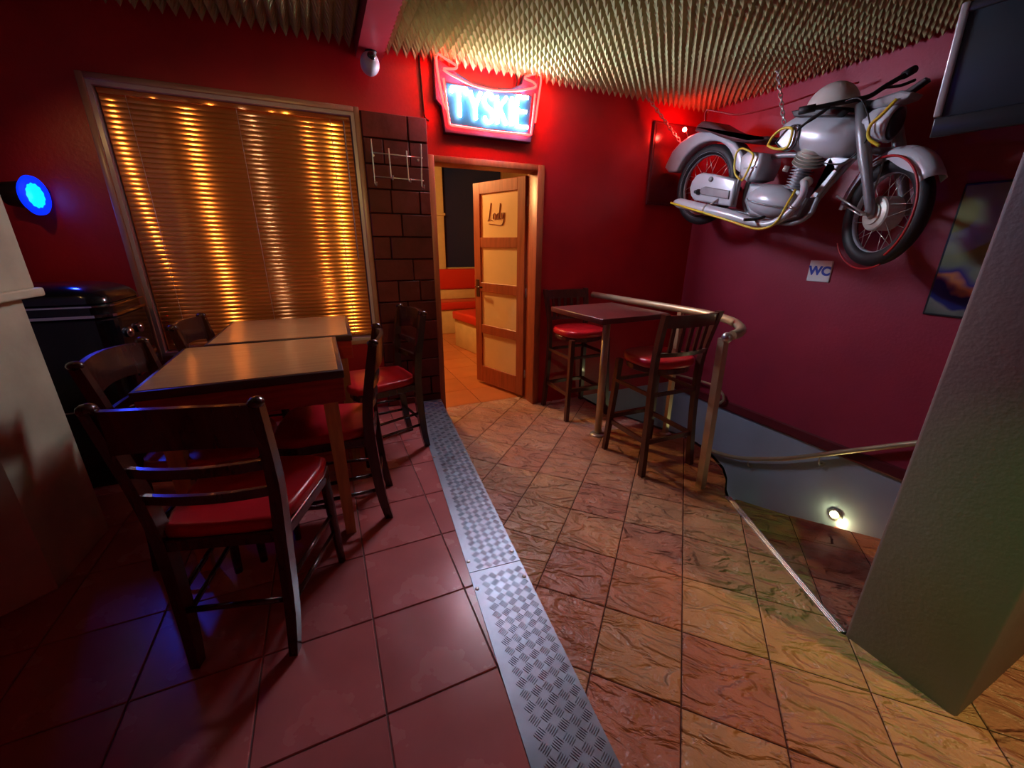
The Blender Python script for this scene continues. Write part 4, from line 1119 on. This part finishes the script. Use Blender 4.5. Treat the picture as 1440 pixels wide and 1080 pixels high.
mb = MB(); mb.ell(tc+Rt @ Vector((-.026, -.02, -.19)), (.004, .005, .005), 8, 6); mb.build('standby_light', LED, tv)
mb = MB(); mb.tube([tc+Rt @ Vector((.07, 0, 0)), tc+Vector((.35, .15, .02)), (XW, .95, 2.16)], .018, 8); mb.b2((XW-.02, .85, 2.05), (XW, 1.05, 2.27)); mb.build('wall_arm', BLACKM, tv)

# coat rack on the bricks
cr_ = thing('coat_rack', (.56, YW-.03, 1.8), 'thin grey wire coat rack hung on the brick pillar', 'coat rack')
yr = 3.135
for x0_, x1_, z0_, z1_ in ((.398, .398, 2.08, 1.80), (.506, .508, 2.035, 1.845), (.623, .625, 2.03, 1.835), (.723, .715, 2.08, 1.80)):
    mb = MB(); mb.tube(smoothpath([(x0_, yr, z0_), (x0_, yr, z0_-.03), (x1_, yr, z1_+.04), (x1_, yr-.004, z1_+.015), (x1_+.006, yr-.03, z1_), (x1_+.006, yr-.045, z1_+.02)], 4), .0045, 7); mb.build('hook_rod', STEEL, cr_)
for z_ in (2.0, 1.858):
    mb = MB(); mb.tube([(.392, yr+.004, z_+.002), (.73, yr+.004, z_-.004)], .004, 7); mb.build('cross_rod', STEEL, cr_)
for X, Z in ((.405, 1.985), (.70, 1.98)):
    mb = MB(); mb.tube([(X, yr, Z), (X, YW-.02, Z)], .007, 8); mb.build('spacer', STEEL, cr_)

# security camera under the beam
sc = thing('security_camera', (.42, 3.08, 2.53), 'small pale security camera hung under the red beam', 'camera')
mb = MB(); mb.lathe([(.035, 0), (.035, -.012), (.014, -.02), (.012, -.045)], (.435, 3.06, 2.53), seg=18); mb.build('mount', BLACKM, sc)
mb = MB(); mb.ell((.422, 3.05, 2.462), (.056, .062, .062), 22, 14); mb.build('shell', DOME, sc)
mb = MB(); mb.ell((.428, 3.005, 2.485), (.026, .026, .026), 16, 10); mb.build('lens', BLACK, sc)
# wall cable
cb_ = MB().tube(smoothpath([(.755, YW-.012, 2.60), (.762, YW-.01, 2.45), (.768, YW-.01, 2.30), (.775, YW-.012, 2.25), (.80, YW-.01, 2.235)], 5), .006, 6).build('wall_cable', BLACKM, None, org=(.77, YW, 2.24)); tag(cb_, 'thin dark cable running down the wall left of neon sign', 'cable')

# blue lamp on the back wall
BLU = emit('blue_led', (.0, .13, 1.0), P_BLUE)
bl_ = thing('blue_spotlight', (-1.305, YW, 1.66), 'round blue glowing spotlight on red wall left of the blind', 'lamp')
bd = Vector((1, -.16, -.04)).normalized(); bc = Vector((-1.31, YW-.11, 1.655))
mb = MB(); mb.lathe([(.03, -.10), (.055, -.09), (.065, -.02), (.08, .01), (.08, .02)], bc, bd, 24); mb.build('housing', BLACKM, bl_)
u_ = bd.orthogonal().normalized(); w_ = bd.cross(u_)
poly = [bc+bd*.022+(u_*math.cos(t)+w_*math.sin(t))*(.058+.0025*math.cos(13*t)) for t in [2*PI*k/72 for k in range(72)]]
mb = MB(); mb.add(poly+[p-bd*.004 for p in poly], [tuple(range(72)), tuple(range(143, 71, -1))]+[(k, (k+1) % 72, 72+(k+1) % 72, 72+k) for k in range(72)]); mb.build('lens', BLU, bl_)
mb = MB(); mb.b2((-1.41, YW-.03, 1.62), (-1.33, YW, 1.69)); mb.tube([bc-bd*.06, bc-bd*.06+Vector((0, .1, 0))], .012, 8); mb.build('wall_mount', BLACKM, bl_)

BLR = emit('blue_halo_glow', (.0, .02, 1.0), 1.1)  # halo round the blue lens, put into a self-lit ring
mb = MB(); mb.lathe([(.054, .021), (.092, .026), (.094, .014), (.080, .0)], bc, bd, 32); mb.build('halo_ring', BLR, bl_)
def spot(name, loc, target, col, watts, deg, blend, parent, size=.03):
    ld = bpy.data.lights.new(name, 'SPOT'); ld.color = col; ld.energy = watts; ld.spot_size = math.radians(deg); ld.spot_blend = blend; ld.shadow_soft_size = size
    lo = bpy.data.objects.new(name, ld); COL.objects.link(lo); lo.parent = parent
    lo.location = Vector(loc)-ORG[parent.name]
    lo.rotation_euler = (Vector(target)-Vector(loc)).to_track_quat('-Z', 'Y').to_euler()
    return lo
spot('beam', bc+bd*.05, bc+bd*.05+Vector((.8, -1, -.25)), (.03, .06, 1.0), 4, 150, .5, bl_)
# cream column and the black machine on the left
lc = thing('cream_column', (-1.4, 1.95, HP), 'cream plaster column with overhanging upper ledge, left edge', 'column', kind='structure')
mb = MB(); mb.prism([(-1.80, 2.155), (-1.035, 2.145), (-1.06, 1.79), (-1.18, 1.70), (-1.80, 1.70)], lambda u, v, d: Vector((u, v, d)), HP, 1.24, bevel=.008, seg=2); mb.build('lower_shaft', CREAM, lc)
mb = MB(); mb.prism([(-1.80, 2.20), (-.985, 2.19), (-1.01, 1.77), (-1.15, 1.65), (-1.80, 1.65)], lambda u, v, d: Vector((u, v, d)), 1.236, 1.268, bevel=.006, seg=2); mb.build('ledge', CREAM, lc)
mb = MB(); mb.prism([(-1.80, 2.18), (-1.0, 2.17), (-1.025, 1.78), (-1.16, 1.67), (-1.80, 1.67)], lambda u, v, d: Vector((u, v, d)), 1.266, ZC-.06, bevel=.006, seg=2); mb.build('upper_shaft', CREAM, lc)

jb = thing('jukebox', (-1.26, 2.85, HP), 'black glossy machine with rounded top and chrome trims, left corner', 'machine')
X0, X1, Y0, Y1 = -1.56, -.965, 2.60, 3.10
def rsec(inset, z0, z1, m_, name, rad=.09, parent=jb):
    P = []
    for (cx_, cy_, a0) in ((X1-inset-rad, Y1-inset-.02, 0), (X0+inset+.02, Y1-inset-.02, 90), (X0+inset+.02, Y0+inset+.02, 180), (X1-inset-rad, Y0+inset+rad, 270)):
        r_ = rad if cx_ > -1.3 and a0 in (0, 270) else .02
        if a0 == 0: cy_ = Y1-inset-rad
        P += [(cx_+r_*math.cos(math.radians(a0+k*15)), cy_+r_*math.sin(math.radians(a0+k*15))) for k in range(7)]
    mb = MB(); mb.prism(P, lambda u, v, d: Vector((u, v, d)), z0, z1, bevel=.0 if z1-z0 < .03 else .012, seg=3, smooth=False); return mb.build(name, m_, parent)
rsec(0, HP, 1.08, BLACK, 'body')
rsec(.010, 1.08, 1.15, BLACK, 'shoulder'); 
def jring(inset, rad=.09):
    P = []
    for (cx_, cy_, a0, r_) in ((X1-inset-rad, Y1-inset-rad, 0, rad), (X0+inset+.02, Y1-inset-.02, 90, .02), (X0+inset+.02, Y0+inset+.02, 180, .02), (X1-inset-rad, Y0+inset+rad, 270, rad)):
        P += [(cx_+r_*math.cos(math.radians(a0+k*15)), cy_+r_*math.sin(math.radians(a0+k*15))) for k in range(7)]
    return P
vs = []; fs = []; nr = 28
for k in range(9):
    t = PI/2*k/8
    vs += [(x, y, 1.15+.085*math.sin(t)) for x, y in jring(.010+.13*(1-math.cos(t)))]
for k in range(8):
    for q in range(nr): fs.append((k*nr+q, k*nr+(q+1) % nr, (k+1)*nr+(q+1) % nr, (k+1)*nr+q))
fs.append(tuple(8*nr+q for q in range(nr)))
MB().add(vs, fs, True).build('rounded_top', BLACK, jb)
rsec(-.006, 1.085, 1.098, CHROME, 'chrome_band'); rsec(-.006, 1.135, 1.142, CHROME, 'chrome_band'); rsec(-.004, .62, .628, CHROME, 'chrome_band')
for yv, zv in ((2.72, .99), (2.86, .99), (2.72, .90)):
    mb = MB(); mb.lathe([(.026, 0), (.028, .012), (.018, .024), (0, .026)], (X1, yv, zv), (1, 0, 0), 18); mb.build('chrome_knob', CHROME, jb)
mb = MB(); mb.rbox((X1+.004, 2.86, .80), (.012, .30, .09), .004, 2); mb.build('chrome_grille', CHROME, jb)

# ================================================================== LAMPS BEHIND THE CAMERA (they streak the blind and warm the floor; one is added for the tables)
def can_lamp(loc, target, col, watts, deg, blend, label, size=.035):
    loc = Vector(loc); d_ = (Vector(target)-loc).normalized()
    root = thing('spot_lamp', tuple(loc), label, 'lamp', 'spot lamps above the room')
    mb = MB(); mb.lathe([(.03, -.12), (.05, -.11), (.055, .02), (.05, .02), (.045, -.09)], loc, d_, 20); mb.build('can', BLACKM, root)
    mb = MB(); mb.tube([loc-d_*.11, (loc.x, loc.y, ZC-.02)], .008, 6); mb.build('arm', BLACKM, root)
    spot('beam', loc+d_*.03, target, col, watts, deg, blend, root, size)
YB = 3.16
def blind_lamp(xs, ly, lz, watts, r, label, col=(1.0, .56, .18), deg=34):
    "spot lamp whose mirror image in the blind falls at xs"
    can_lamp((xs*(1+(YB-ly)/YB), ly, lz), (xs*.9, YB, 1.5), col, watts, deg, .7, label, r)
blind_lamp(-.93, 2.2, 2.12, 3.2, .012, 'warm spot lamp above the cream column', deg=80)
blind_lamp(-.585, .1, 2.02, 19, .014, 'warm spot lamp left of the camera')
blind_lamp(.172, -.2, 2.22, 30, .015, 'warm spot lamp just behind the camera', (1.0, .66, .16))
blind_lamp(.03, -.5, 1.93, 11, .012, 'low warm spot lamp behind the camera')
blind_lamp(-.27, -.3, 2.1, 4.0, .010, 'faint white spot lamp behind the camera', (.8, .85, .9))
can_lamp((2.0, -.6, 2.42), (1.75, .45, 0), (1.0, .50, .19), 66, 66, .9, 'amber spot lamp over the slate floor behind the camera')
can_lamp((.2, -.7, 2.3), (1.75, .42, .25), (.36, 1.0, .25), 38, 30, .9, 'green spot lamp aimed at the pillar foot')
can_lamp((-.35, 1.5, 2.50), (-.30, 2.30, .97), (1.0, .56, .22), 13, 44, .9, 'added warm spot lamp brightening the dining tables')  # unseen lamp, added to stand in for the blind's glow on the tabletops
